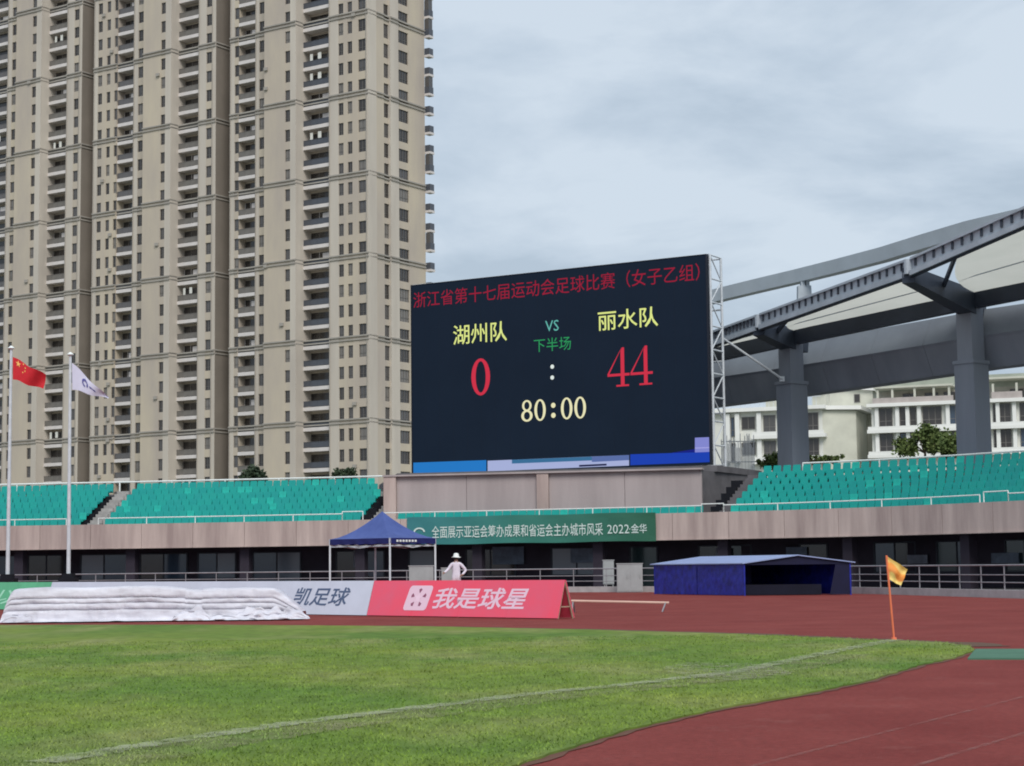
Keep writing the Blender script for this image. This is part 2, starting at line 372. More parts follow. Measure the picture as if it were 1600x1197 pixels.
v[:,0]=np.stack([X-cx,Y-sy,np.full(n,.029)],1); v[:,1]=np.stack([X+cx,Y+sy,np.full(n,.029)],1); v[:,2]=np.stack([X+ln[:,0],Y+ln[:,1],.03+h],1)
me=bpy.data.meshes.new('grass_blades'); me.vertices.add(n*3); me.vertices.foreach_set('co',v.reshape(-1))
me.loops.add(n*3); me.loops.foreach_set('vertex_index',np.arange(n*3,dtype=np.int32)); me.polygons.add(n); me.polygons.foreach_set('loop_start',np.arange(0,n*3,3,dtype=np.int32))
for nm,arr in (('line',ln_attr),('shade',1.15+.35*rs.rand(n))):
    A=me.attributes.new(nm,'FLOAT','POINT'); A.data.foreach_set('value',np.repeat(arr,3).astype(np.float32))
me.materials.append(M_blade); me.update(); 
tag(link('grass_blades',me),'short mown grass blades on the infield','grass',kind='stuff')

# ------------------------------------------------------------------ grandstand
GS=thing('grandstand','long curved concrete grandstand base with dark open concourse under its parapet','grandstand',(0,100,0))
FZ0,FZ1=2.68,4.05
ROW,RISE,NR=.80,.375,7
def floor_z(k): return 3.60+RISE*k
dd=rng(0,FC.len,1.0); PA=FC.find(588)-1; PBm=FC.find(1108)
# treads as one stepped body
m=MB()
for k in range(NR+1):
    o0=.35+ROW*k; o1=o0+ROW if k<NR else o0+1.2; z=floor_z(min(k,NR-1)) if k<NR else floor_z(NR-1)
    for a,b in zip(dd,dd[1:]):
        if k and PA<a<PBm: continue
        p=[P3(FC,a,o0,z-.5),P3(FC,b,o0,z-.5),P3(FC,b,o1,z-.5),P3(FC,a,o1,z-.5)]
        m.hexa(p,[Vector((q.x,q.y,z)) for q in p])
part('terrace_step',m,M_step,GS)
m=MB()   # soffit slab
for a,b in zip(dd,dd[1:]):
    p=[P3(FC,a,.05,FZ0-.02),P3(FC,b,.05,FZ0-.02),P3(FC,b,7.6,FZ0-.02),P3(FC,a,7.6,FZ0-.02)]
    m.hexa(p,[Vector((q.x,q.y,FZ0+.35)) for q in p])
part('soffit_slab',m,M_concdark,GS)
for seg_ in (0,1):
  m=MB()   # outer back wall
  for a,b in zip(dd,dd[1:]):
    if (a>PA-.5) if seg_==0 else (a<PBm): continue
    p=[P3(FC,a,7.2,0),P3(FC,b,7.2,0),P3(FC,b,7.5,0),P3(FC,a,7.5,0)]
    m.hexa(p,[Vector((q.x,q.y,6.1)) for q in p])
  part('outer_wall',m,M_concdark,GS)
# fascia panels, each its own piece with recessed joints
npan=int(FC.len/3.1)
for i in range(npan):
    a=FC.len*i/npan+.012; b=FC.len*(i+1)/npan-.012; s=[a,(a+b)/2,b]; m=MB()
    for x,y in zip(s,s[1:]):
        p=[P3(FC,x,0,FZ0),P3(FC,y,0,FZ0),P3(FC,y,.25,FZ0),P3(FC,x,.25,FZ0)]
        m.hexa(p,[Vector((q.x,q.y,FZ1)) for q in p])
        p=[P3(FC,x,-.06,FZ0-.06),P3(FC,y,-.06,FZ0-.06),P3(FC,y,.3,FZ0-.06),P3(FC,x,.3,FZ0-.06)]
        m.hexa(p,[Vector((q.x,q.y,FZ0)) for q in p])
    part('fascia_panel',m,M_conc2,GS)
# concourse rear wall with openings
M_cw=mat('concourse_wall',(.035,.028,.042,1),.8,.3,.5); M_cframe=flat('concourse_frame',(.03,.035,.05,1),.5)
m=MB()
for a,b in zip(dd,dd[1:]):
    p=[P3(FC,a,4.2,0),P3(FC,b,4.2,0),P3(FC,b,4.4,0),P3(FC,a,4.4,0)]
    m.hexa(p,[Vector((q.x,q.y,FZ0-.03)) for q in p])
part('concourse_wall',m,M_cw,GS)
d=FC.find(-60); k=0
GCW=[G_dark,G_blue,G_dark,glass('glass_teal',(.03,.055,.06,1)),glass('glass_pale',(.16,.19,.23,1),.2)]
while d<FC.len-3:
    p,T,B=FC.at(d,4.2); rz=math.atan2(T.y,T.x); w=random.choice([1.6,2.4,3.0])
    isdoor=random.random()<.25; z0=.05 if isdoor else .85; z1=2.3
    m=MB(); 
    for s in (0,w): m.box(s-.05,s+.05,-.09,0,z0,z1)
    if w>2: m.box(w/2-.04,w/2+.04,-.08,0,z0,z1)
    m.box(-.05,w+.05,-.092,0,z1,z1+.08); m.box(-.05,w+.05,-.092,0,z0-.08,z0)
    fr=link('door' if isdoor else 'window',mesh('concourse_window',m,M_cframe),GS,(p.x,p.y-100,0),rz)
    hw=w/2 if w>2 else w
    for q in range(int(round(w/hw))):
        m=MB(); m.box(q*hw+.05,(q+1)*hw-.05,-.05,-.02,z0,z1)
        link('pane',mesh('pane',m,random.choices(GCW,[4,4,2,3,2])[0]),fr)
    d+=w+random.uniform(.6,2.6)
for d in rng(FC.find(-150),FC.len-1,7.3):   # concourse columns
    p,T,B=FC.at(d,.9); m=MB(); m.box(-.28,.28,-.28,.28,.02,FZ0-.03)
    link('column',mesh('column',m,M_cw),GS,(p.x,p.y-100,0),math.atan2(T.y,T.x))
# small blue and grey panels on concourse wall, some in place of bluish windows
for px_,py_,w_,h_ in ((560,873,.7,1.0),(795,868,1.9,1.0),(911,868,1.7,.8),(1130,871,.9,1.0),(1240,868,1.2,.9),(1430,874,1.2,.45),(1567,872,1.7,.5)):
    d=FC.find(px_,3.9,870); p,T,B=FC.at(d,4.05); z=at(px_,py_,p.y).z; m=MB(); m.box(-w_/2,w_/2,-.06,0,z-h_/2,z+h_/2)
    link('concourse_panel',mesh('concourse_panel',m,random.choice([mat('panel_blue',(.10,.13,.18,1),.4,.4,1.5),mat('panel_grey',(.15,.16,.20,1),.4,.4,1.2)])),GS,(p.x,p.y-100,0),math.atan2(T.y,T.x))
# parapet rail (white pipes above the fascia)
def railing(parent,cur,d0,d1,off,z0,z1,r,mt,step,name='rail',bars=()):
    m=MB(); s=rng(d0,d1,1.0); m.path([P3(cur,x,off,z1) for x in s],r,6); part(name,m,mt,parent)
    for zb in bars: m=MB(); m.path([P3(cur,x,off,zb) for x in s],r*.8,6); part(name,m,mt,parent)
    for x in rng(d0,d1,step):
        m=MB(); m.tube(P3(cur,x,off,z0),P3(cur,x,off,z1),r*.9,6); part('rail_post',m,mt,parent)
RT=thing('parapet_rail','thin white pipe rail running along the front of the seats above the long parapet','railing',(0,100,0))
for a,b,dz in ((-60,105,0),(150,535,0),(535,566,.12),(600,1095,0),(1098,1128,.08),(1130,1532,0),(1534,1572,.12),(1574,1700,0)):
    railing(RT,FC,FC.find(a),FC.find(b),.12,FZ1,FZ1+.36+dz,.032,M_whiterail,3.0)
TR=thing('rear_rail','white top rail closing off the highest row of the left stand','railing',(0,115,0))
railing(TR,FC,FC.find(-60,6.6),FC.find(610,6.6),6.5,floor_z(NR-1),6.83,.055,M_whiterail,3.5)
TR2=thing('rear_rail','white top rail behind the highest row of the right stand','railing',(20,100,0))
railing(TR2,FC,FC.find(1258,6.6,715),FC.find(1700,6.6,710),6.5,floor_z(NR-1),6.80,.05,M_whiterail,3.5)
# seats
def seat_mesh(mt,nm):
    m=MB()
    m.box(-.22,.22,-.20,.17,.36,.40)                       # pan
    m.hexa([(-.228,.13,.28),(.228,.13,.28),(.228,.17,.28),(-.228,.17,.28)],[(-.228,.21,.72),(.228,.21,.72),(.228,.25,.72),(-.228,.25,.72)]); m.hexa([(-.228,.21,.72),(.228,.21,.72),(.228,.25,.72),(-.228,.25,.72)],[(-.20,.235,.85),(.20,.235,.85),(.20,.27,.85),(-.20,.27,.85)])
    m.box(-.205,.205,-.22,-.20,.30,.40); m.box(-.03,.03,0,.06,.0,.36)
    return mesh(nm,m,mt)
SM=[seat_mesh(M_seat,'stadium_seat'),seat_mesh(mat('seat_plastic_b',(.004,.30,.275,1),.45,.15,.6,spec=.4),'stadium_seat_b'),seat_mesh(M_seat2,'stadium_seat_c')]
SW=.47
def section(label,pxa,pxb,rows,skip=None):
    c=FC.at(FC.find((pxa+pxb)/2),2)[0]
    root=thing('seating_section',label,'stadium seats',(c.x,c.y,3.6),group='blocks of green stadium seats')
    d0=FC.find(pxa); d1=FC.find(pxb); cnt=0
    for k in rows:
        # radial block edges: constant arc parameter
        n=int((d1-d0)/SW)
        for i in range(n):
            d=d0+(i+.5)*(d1-d0)/n; off=.35+ROW*k+.5; p,T,B=FC.at(d,off)
            if skip and skip(p): continue
            o=link('seat',random.choices(SM,[7,6,.8])[0],root,(p.x-c.x,p.y-c.y,floor_z(k)-3.6),math.atan2(T.y,T.x)+random.uniform(-.03,.03)); cnt+=1
    return cnt
# podium under the scoreboard (needed for the seat skip)
BT=Vector((.856,-.517)).normalized(); BB=Vector((-BT.y,BT.x))   # screen direction / back
bl=at(645,745,117.3); br=at(1113,724,106.9)
WL=(Vector((br.x,br.y))-Vector((bl.x,bl.y))).length
_a=Vector(xy(1097,102.3,770)); _b=Vector(xy(601,106.6,770)); _c=Vector(xy(1190,111.0,735)); _d=Vector(xy(592,124,735))
PT=(_a-_b).normalized(); PBk=Vector((-PT.y,PT.x)); PODW=(_a-_b).length
def inpod(p):
    q=[_b+Vector((-.35,-.6)),_a+Vector((.3,-.6)),_c+Vector((.5,.2)),_d+Vector((-.4,0))]; c=False
    for i in range(4):
        x1,y1=q[i]; x2,y2=q[(i+1)%4]
        if (y1>p.y)!=(y2>p.y) and p.x<(x2-x1)*(p.y-y1)/(y2-y1)+x1: c=not c
    return c
for lb,a,b,rows,sk in (('far left block of teal seats behind the two flagpoles',-150,112,range(NR),inpod),
    ('wide block of teal seats between the stair aisle and the scoreboard wall',150,556,range(NR),inpod),
    ('single row of teal seats below the scoreboard wall above the green banner',612,1085,range(0,1),None),
    ('bright teal seat block to the right of the scoreboard under the canopy',1130,1640,range(NR),inpod)):
    print('seats',lb,section(lb,a,b,rows,sk))
# stair aisles: low steps with near-black boxes along one side
def aisle(label,pxa,pxb,mt=None):
    d0,d1=FC.find(pxa),FC.find(pxb); c=FC.at((d0+d1)/2,2)[0]; root=thing('aisle_stair',label,'stairs',(c.x,c.y,3.6),group='aisle stairs in the stands')
    for k in range(NR*2):
        z=floor_z(0)+RISE/2*(k+1); o0=.6+ROW/2*k; m=MB()
        p=[P3(FC,d0,o0,z-.19),P3(FC,d1,o0,z-.19),P3(FC,d1,o0+ROW/2,z-.19),P3(FC,d0,o0+ROW/2,z-.19)]
        m.hexa(p,[Vector((q.x,q.y,z)) for q in p]); part('step',m,mt or M_step,root)
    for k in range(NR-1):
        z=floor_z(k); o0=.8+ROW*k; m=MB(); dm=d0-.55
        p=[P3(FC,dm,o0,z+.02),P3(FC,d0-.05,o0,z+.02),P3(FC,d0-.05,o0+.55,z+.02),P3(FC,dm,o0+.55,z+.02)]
        m.hexa(p,[Vector((q.x,q.y,z+.42)) for q in p]); part('stair_dark_box',m,M_nearblack,root)
aisle('pale stair aisle between the far left seats and the wide left block',122,142)
aisle('stair aisle squeezed beside the left end of the scoreboard wall',563,577)
aisle('dark stair aisle beside the right end of the scoreboard wall',1112,1126,M_concdark)

# ------------------------------------------------------------------ podium wall
PW=thing('podium_wall','tall concrete wall with pilasters that carries the big scoreboard','wall',(_a.x,_a.y,0))
ZP=6.52
def pod(u,v): return _a-PT*u+PBk*v             # u: metres left of the right end
def podbox(m,u0,u1,v0,v1,z0,z1):
    p=[pod(u1,v0),pod(u0,v0),pod(u0,v1),pod(u1,v1)]
    m.hexa([(q.x,q.y,z0) for q in p],[(q.x,q.y,z1) for q in p])
def upod(px,v=0,py=770):
    d=ray(px,py); a=_a+PBk*v; b=-PT
    return (a.y*d.x-a.x*d.y)/(b.x*d.y-b.y*d.x)
m=MB(); q=[_b+PBk*.3,_a+PBk*.3,_c,_d]; m.prism([(p.x,p.y) for p in q],3.15,ZP-.02); part('core',m,M_concdark,PW)
pil=[(upod(620),PODW),(upod(858),upod(840))]
for a,b in ((0,pil[1][0]),(pil[1][1],pil[0][0])):
    n=max(2,int((b-a)/3.2))
    for i in range(n):
        m=MB(); podbox(m,a+(b-a)*i/n+.012,a+(b-a)*(i+1)/n-.012,0,.28,3.2,ZP); part('wall_panel',m,M_concrete,PW)
for a,b in pil:
    m=MB(); podbox(m,a,b,-.22,.28,3.2,ZP); part('pilaster',m,M_conc2,PW)
m=MB(); podbox(m,-.08,PODW+.05,-.28,.4,ZP+.003,ZP+.10); part('coping',m,M_concrete,PW)
q=[_b+PBk*2.5,_a+PBk*2.0+PT*.6,_c,_d]; m=MB(); m.prism([(p.x,p.y) for p in q],ZP-.02,6.85); part('plinth',m,M_concdark,PW)

# ------------------------------------------------------------------ scoreboard
rzB=math.atan2(BT.y,BT.x)
c0=Vector((bl.x,bl.y)); ZB=7.07
SB=thing('scoreboard','huge dark LED scoreboard showing 0 : 44 and 80:00 on a steel truss frame','scoreboard',(c0.x,c0.y,ZB),rzB)
# local: x along the screen, y back, z up
def bl_local(px,py):
    d=ray(px,py); n=Vector((BB.x,BB.y,0)); o=Vector((c0.x,c0.y,0)); tt=(o-CAM).dot(n)/d.dot(n); p=CAM+d*tt
    q=p-Vector((c0.x,c0.y,ZB)); return q.x*BT.x+q.y*BT.y, q.z
SWd=WL; SH=(bl_local(645,447)[1]+bl_local(1110,397)[1])/2
print('board',SWd,SH,bl_local(645,447),bl_local(1110,397),bl_local(645,743),bl_local(1113,723))
m_screen=mat('led_screen',(.006,.010,.018,1),.7,.15,.25,spec=.12,emis=srgb(12,26,42),estr=.62*EK)
m=MB(); m.box(0,SWd,.0,.22,0,SH); part('led_panel',m,m_screen,SB,(0,0,0))
m=MB(); fr=.07
m.box(-fr,0,-.03,.26,-.05,SH+.05); m.box(SWd,SWd+fr,-.03,.26,-.05,SH+.05); m.box(0,SWd,-.03,.26,SH,SH+.05); m.box(0,SWd,-.03,.26,-.05,0)
part('bezel',m,flat('bezel_black',(.012,.016,.028,1),.5),SB,(0,0,0))
# cabinet seams
m=MB()
for i in range(1,20): x=SWd*i/20; m.box(x-.004,x+.004,-.003,0,0.01,SH-.01)
o=part('cabinet_seam',m,flat('seam',(.006,.009,.018,1),.6),SB,(0,0,0)); o['kind']='stuff'
# side / rear trusses
def truss(parent,x,y0,y1,z0,z1,n,r,name='side_truss'):
    m=MB(); m.tube((x,y0,z0),(x,y0,z1),r,6); m.tube((x,y1,z0),(x,y1,z1),r,6)
    for i in range(n+1): z=z0+(z1-z0)*i/n; m.tube((x,y0,z),(x,y1,z),r*.7,5)
    for i in range(n):
        za=z0+(z1-z0)*i/n; zb=z0+(z1-z0)*(i+1)/n; a,b=(y0,y1) if i%2 else (y1,y0)
        m.tube((x,a,za),(x,b,zb),r*.55,5)
    return part(name,m,M_white_steel,parent,(0,0,0))
TD=1.75
truss(SB,SWd+.16,.25,TD,-.3,SH+.02,9,.075)
truss(SB,-.12,.25,TD,-.3,SH+.02,9,.07)
for i in range(1,6): truss(SB,SWd*i/6,.35,TD,-.3,SH-.3,9,.06,'rear_truss')
m=MB()
for z in (0,SH*.25,SH*.5,SH*.75,SH-.02): m.tube((-.12,TD,z),(SWd+.16,TD,z),.06,6)
m.tube((-.1,.3,SH+.09),(SWd+.1,.3,SH+.09),.03,5)
part('cross_tube',m,M_white_steel,SB,(0,0,0))
for i in range(16):
    x=.4+i*(SWd-.8)/15; m=MB(); m.box(x-.09,x+.09,.02,.2,-.14,-.052); part('mounting_foot',m,M_white_steel if i in(0,1,2,5,9) else M_frame,SB,(0,0,0))
# lettering
FONT_CACHE={}
def text_mb(s,offset=0.0,shear=0.0):
    cu_=bpy.data.curves.new('t','FONT'); cu_.body=s; cu_.offset=offset; cu_.shear=shear; cu_.resolution_u=2; cu_.fill_mode='FRONT'
    o=bpy.data.objects.new('t',cu_); COL.objects.link(o); bpy.context.view_layer.update()
    me=bpy.data.meshes.new_from_object(o.evaluated_get(bpy.context.evaluated_depsgraph_get()))
    vs=[tuple(v.co) for v in me.vertices]; fs=[tuple(p.vertices) for p in me.polygons]
    bpy.data.objects.remove(o); bpy.data.curves.remove(cu_); bpy.data.meshes.remove(me); return vs,fs
def lettering(parent,s,x0,x1,z0,z1,y,mt,name='lettering',offset=0.0,shear=0.0,fn=None,slope=0):
    vs,fs=text_mb(s,offset,shear); ax=min(v[0] for v in vs); bx=max(v[0] for v in vs); ay=min(v[1] for v in vs); by=max(v[1] for v in vs)
    m=MB(); V=[]
    for v in vs:
        fx=(v[0]-ax)/(bx-ax); X=x0+fx*(x1-x0); Z=z0+(v[1]-ay)/(by-ay)*(z1-z0)+slope*fx; V.append(fn(X,Z,y) if fn else (X,y,Z))
    m.add(V,fs); return part(name,m,mt,parent,(0,0,0))
def bb(pxl,pyl,pxr,pyr,hpx):   # centre left, centre right, pixel height -> local box
    a=bl_local(pxl,pyl-hpx/2); b=bl_local(pxl,pyl+hpx/2); c=bl_local(pxr,pyr-hpx/2); d=bl_local(pxr,pyr+hpx/2)
    return a[0],c[0],(b[1]+d[1])/2,(a[1]+c[1])/2
e_red=emi('led_red_dim',srgb(150,34,58)); e_red2=emi('led_red',srgb(205,52,74)); e_yel=emi('led_yellow',srgb(222,232,140)); e_grn=emi('led_green',srgb(48,150,92))
e_cyan=emi('led_cyan',srgb(100,180,170)); e_wht=emi('led_white',srgb(225,235,230)); e_cream=emi('led_cream',srgb(232,228,185))
def L(s,box,mt,off=0.0): return lettering(SB,s,*box,-.012,mt,offset=off)
L('浙江省第十七届运动会足球比赛（女子乙组）',bb(646,470,1093,424,26),e_red)
L('湖州队',bb(708,522,792,519,31),e_yel,.006); L('丽水队',bb(934,500,1028,496,31),e_yel,.006)
L('VS',bb(852,510,873,508,17),e_cyan); L('下半场',bb(834,540,892,536,21),e_grn)
def ring(m,cx,cz,w,h,sw,sh,y,n=28):
    V=[];F=[]
    for i in range(n):
        a=2*math.pi*i/n; c,s=math.cos(a),math.sin(a); V+= [(cx+w/2*c,y,cz+h/2*s),(cx+(w/2-sw)*c,y,cz+(h/2-sh)*s)]
        j=(i+1)%n; F.append((2*i,2*j,2*j+1,2*i+1))
    m.add(V,F)
def digit(ch,x0,x1,z0,z1,y,m):
    w=x1-x0; h=z1-z0; cx=(x0+x1)/2; q=lambda pts:m.add([(x0+a*w,y,z0+b*h) for a,b in pts],[tuple(range(len(pts)))])
    if ch=='0': ring(m,cx,(z0+z1)/2,w*.86,h,w*.2,w*.11,y)
    if ch=='8': ring(m,cx,z0+h*.74,w*.72,h*.52,w*.16,w*.11,y); ring(m,cx,z0+h*.27,w*.86,h*.54,w*.2,w*.12,y-.002)
    if ch=='4':
        q([(.60,.0),(.76,.0),(.76,1),(.66,1),(.60,.9)]); q([(.02,.27),(.98,.27),(.98,.335),(.02,.335)]); q([(.02,.335),(.10,.335),(.66,1),(.58,.93)])
        q([(.40,.0),(.95,.0),(.95,.045),(.40,.045)])
    if ch==':':
        for f in (.22,.68):
            V=[(cx+w*.17*math.cos(a*math.pi/6),y,z0+f*h+w*.17*math.sin(a*math.pi/6)) for a in range(12)]; m.add(V,[tuple(range(12))])
def digits(s,box,mt,gap=0):
    x0,x1,z0,z1=box; n=len(s); m=MB()
    for i,ch in enumerate(s): digit(ch,x0+(x1-x0)*i/n,x0+(x1-x0)*(i+1)/n,z0,z1,-.012,m)
    part('digit',m,mt,SB,(0,0,0))
digits('0',bb(734,590,768,588,58),e_red2); digits('44',bb(948,575,1020,570,61),e_red2)
digits('80:00',bb(813,642,917,637,34),e_cream)
m=MB()
for yy in (573,590):
    a=bl_local(863,yy); V=[(a[0]+.13*math.cos(k*math.pi/6),-.012,a[1]+.13*math.sin(k*math.pi/6)) for k in range(12)]; m.add(V,[tuple(range(12))])
part('colon',m,e_wht,SB,(0,0,0))
def lquad(a,b,c,d,mt,y=-.01,name='screen_bar'):
    P=[bl_local(*q) for q in (a,b,c,d)]; m=MB(); m.add([(min(max(p[0],.02),SWd-.02),y,max(p[1],.06)) for p in P],[(0,1,2,3)]); part(name,m,mt,SB,(0,0,0))
lquad((646,742),(760,737),(760,719),(646,723),emi('bar_lightblue',srgb(40,120,195)))
lquad((762,736.5),(983,727.5),(983,711),(762,720),emi('bar_white',srgb(165,175,215)))
lquad((800,724.5),(925,719.5),(925,713.5),(800,718.5),emi('bar_teal',srgb(60,110,150)),-.014)
lquad((925,722),(983,719),(983,711),(925,713.5),emi('bar_greyblue',srgb(90,110,165)),-.013)
lquad((905,729.5),(948,727.5),(948,724.5),(905,726.5),emi('bar_ink',srgb(40,45,80)),-.015)
lquad((985,727),(1112,722),(1112,706),(985,710),emi('bar_blue',srgb(32,66,175)))
lquad((1050,708),(1112,705.5),(1112,698),(1050,707.5),emi('bar_blue_edge',srgb(28,36,130)),-.012)
lquad((1086,707),(1111,706),(1111,683),(1086,684),emi('bar_lilac',srgb(130,135,205)),-.017)
lquad((1086,701),(1111,700),(1111,698.5),(1086,699.5),emi('bar_lilac2',srgb(165,165,225)),-.02)

# ------------------------------------------------------------------ residential towers
CX=at(577,560,273.0); Cc=Vector((CX.x,CX.y)); TR_=Vector((.835,-.55)).normalized(); TE=Vector((-TR_.y,TR_.x))
rzT=math.atan2(TR_.y,TR_.x)
def sx(px,t=0,py=560):        # along the front facade (local x; 0 at the corner)
    d=ray(px,py); a=Cc+TE*t; b=TR_
    return (a.y*d.x-a.x*d.y)/(b.x*d.y-b.y*d.x)
def sy_(px,t=0,py=400):        # along the right facade
    d=ray(px,py); a=Cc+TR_*(-t); b=TE
    return (a.y*d.x-a.x*d.y)/(b.x*d.y-b.y*d.x)
Z0,FLH,NF=10.22,3.095,33
TOPZ=Z0+NF*FLH
CORN=[Z0+.55+FLH*k for k in range(0,NF,4)]
WMESH={}
def win_meshes(w,h,v):
    key=(round(w,2),h,v)
    if key in WMESH: return WMESH[key]
    m=MB(); f=.05
    m.box(0,f,0,.06,0,h); m.box(w-f,w,0,.06,0,h); m.box(f,w-f,0,.06,0,f); m.box(f,w-f,0,.06,h-f,h)
    if w>.9: m.box(w/2-.03,w/2+.03,.005,.055,f,h-f)
    if w>2: m.box(w*.25-.03,w*.25+.03,.005,.055,f,h-f); m.box(w*.75-.03,w*.75+.03,.005,.055,f,h-f)
    m.box(f,w-f,.006,.054,h*.32-.02,h*.32+.02); m.box(-.04,w+.04,-.1,-.005,-.10,-.01)
    a=mesh('window',m,[flat('wf%d'%v,(.20,.18,.165,1),.5)] if 0 else M_frame)
    p=MB(); p.box(f,w-f,.07,.09,f,h-f); b=mesh('pane',p,[G_dark,G_mid,G_cur,G_dark][v])
    WMESH[key]=(a,b); return a,b
BMESH={}
def bal_meshes(w,dep,v,rail):
    key=(round(w,2),dep,v,rail)
    if key in BMESH: return BMESH[key]
    s=MB(); s.box(-.05,w+.05,-.12,dep,-.55,0)
    r=MB(); r.box(0,w,-.03,.02,.08,.86); r.box(-.02,w+.02,-.06,.04,.86,.93)
    n=max(2,int(w/1.1))
    for i in range(n+1): x=w*i/n; r.box(x-.025,x+.025,-.055,-.032,0.0,.86)
    d=MB(); d.box(.15,w-.15,dep-.1,dep-.06,0,2.2)
    f=MB(); n=3 if w>2.5 else 2
    for i in range(n+1): x=.15+(w-.3)*i/n; f.box(x-.04,x+.04,dep-.14,dep-.101,0,2.2)
    if v==1: f.box(w*.55,w*.8,dep-.7,dep-.5,0,1.9)
    if v==2: f.box(w*.2,w*.3,.25,.3,.9,2.1); f.box(w*.5,w*.62,.2,.26,1.1,2.1)
    out_=(mesh('balcony',s,M_slab),mesh('balcony_railing',r,rail),mesh('balcony_door',d,[G_dark,G_dark,G_mid,G_dark][v]),mesh('door_frame',f,[M_frame,M_slab,M_house,M_paintd][v]))
    BMESH[key]=out_; return out_
RAILM=[M_balrail, mat('balcony_rail_beige',(.17,.158,.145,1),.6,.1,1), flat('balcony_rail_blue',(.075,.082,.10,1),.3,.5)]
def tower(label,front,right=None,depth=15,xend=None,xstart=None):
    root=thing('apartment_tower',label,'apartment block',(Cc.x,Cc.y,0),rzT,'joined beige apartment towers')
    wall=MB(); pilm=MB(); corn=[MB() for _ in CORN]; core=2.0
    xs0=front[0][5] if len(front[0])>5 else None
    def fbox(m,face,s0,s1,t0,t1,z0,z1):
        if face=='F': m.box(s0,s1,t0,t1,z0,z1)
        else: m.box(-t1,-t0,s0,s1,z0,z1)
    def do(face,segs,core_t,zb=0):
        for kind,s0,s1,t,*ex in segs:
            tgt=pilm if kind=='pil' else wall
            if kind in('wall','pil'): fbox(tgt,face,s0,s1,t,core_t,0,TOPZ+1)
            if kind=='win':
                h=ex[0]; off=ex[1]; prev=0.0
                for k in range(NF):
                    b=Z0+FLH*k; z0=b+off; z1=z0+h
                    fbox(wall,face,s0,s1,t+.03,core_t,prev,z0); prev=z1
                    v=random.choices([0,1,2,3],[5,4,1.6,2])[0]; a,p=win_meshes(s1-s0,h,v)
                    if face=='F': o=link('window',a,root,(s0,t+.16,z0)); 
                    else: o=link('window',a,root,(-t-.16,s0,z0),math.pi/2)
                    link('pane',p,o)
                fbox(wall,face,s0,s1,t+.03,core_t,prev,TOPZ+1)
                # dark reveal behind
                fbox(wall,face,s0,s1,t+.3,core_t+.01,Z0,TOPZ)
            if kind=='bal':
                w=s1-s0; dep=ex[0]; rl=ex[1]
                fbox(wall,face,s0,s1,t+.1,core_t,0,Z0-.56)
                fbox(wall,face,s0,s1,t+dep+.02,core_t+2,Z0-.5,TOPZ)
                fbox(wall,face,s0,s1,t+.1,core_t,TOPZ,TOPZ+1)
                for k in range(NF):
                    b=Z0+FLH*k; v=random.choices([0,1,2,3],[4,2,1,2])[0]; ms=bal_meshes(w,dep,v,RAILM[rl])
                    if face=='F': o=link('balcony',ms[0],root,(s0,t,b))
                    else: o=link('balcony',ms[0],root,(-t,s0,b),math.pi/2)
                    link('railing',ms[1],o); link('door',ms[2],o)
                    link('door_frame',ms[3],o)
            for ci,z in enumerate(CORN):
                tt=t-.02
                fbox(corn[ci],face,s0-.0,s1+.0,tt-.20,core_t,z+.16,z+.38); fbox(corn[ci],face,s0,s1,tt-.14,core_t,z-.36,z-.16)
    do('F',front,core)
    x0=front[0][1]; x1=front[-1][2]
    if right:
        do('R',right,1.2)
        wall.box(x0,x1-1.2,core-.0,right[-1][2],0,TOPZ+1)
    else: wall.box(x0,x1,core,depth,0,TOPZ+1)
    ac=bpy.data.meshes.get('ac_unit') or mesh('ac_unit',MB().box(0,.7,-.28,-.02,0,.5).box(.12,.45,-.295,-.281,.06,.42),M_cornice)
    for kind,s0,s1,t,*ex in front:
        if kind!='wall' or s1-s0<.8: continue
        for k in range(2,NF):
            if random.random()<.12: link('air_conditioner',ac,root,(random.choice([s0+.06,s1-.9]) if s1-s0>1.9 else s0+.02,t,Z0+FLH*k+random.choice([-.25,.1])))
    for kind,s0,s1,t,*ex in front:
        if kind=='pil' and t>-.5:
            m=MB(); m.tube((s0+.12,t-.09,0),(s0+.12,t-.09,TOPZ),.06,6); part('downpipe',m,M_cornice,root,(0,0,0))
    if not right:
        for ci,z in enumerate(CORN): corn[ci].box(x1+.061,x1+.22,.06,5.0,z+.16,z+.38); corn[ci].box(x1+.061,x1+.18,.06,5.0,z-.36,z-.16)
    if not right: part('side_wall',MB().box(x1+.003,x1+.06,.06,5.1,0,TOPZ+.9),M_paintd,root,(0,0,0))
    part('wall',wall,M_paint,root,(0,0,0)); part('pilaster',pilm,M_paint2,root,(0,0,0))
    for c in corn: part('cornice',c,M_cornice,root,(0,0,0))
    m=MB(); m.box(x0-.5,x1+.3,-1.9,(right[-1][2] if right else depth),TOPZ+1.01,TOPZ+1.6); part('roof',m,M_cornice,root,(0,0,0))
    return root
PB=-1.5   # protruding bay plane
def seg(*cols):   # cols: (kind, px at left edge, t, extras...), end px ; boundaries on the protruding plane
    L_=[]; 
    for i in range(len(cols)-1):
        kind,px,t,*ex=cols[i]; nx=cols[i+1]
        tp=cols[i-1][2] if i else t
        s0=sx(px,min(t,tp)) if not (i and tp<t) else L_[-1][2]
        if i: s0=L_[-1][2]
        tn=nx[2]
        if tn<t:  s1=sx(nx[1],tn)
        else: s1=sx(nx[1],t)
        L_.append((kind,s0,s1,t,*ex))
    return L_
WH,WO=1.86,.72
segA=seg(('bal',-30,.4,1.5,0),('pil',5,0),('win',11.5,0,WH,WO),('wall',18,PB),('win',43.5,PB,WH,WO),('pil',50,PB),('bal',58,.4,1.5,1),('pil',99,0),('win',110,0,WH,WO),('pil',118,0),('end',122.5,0))
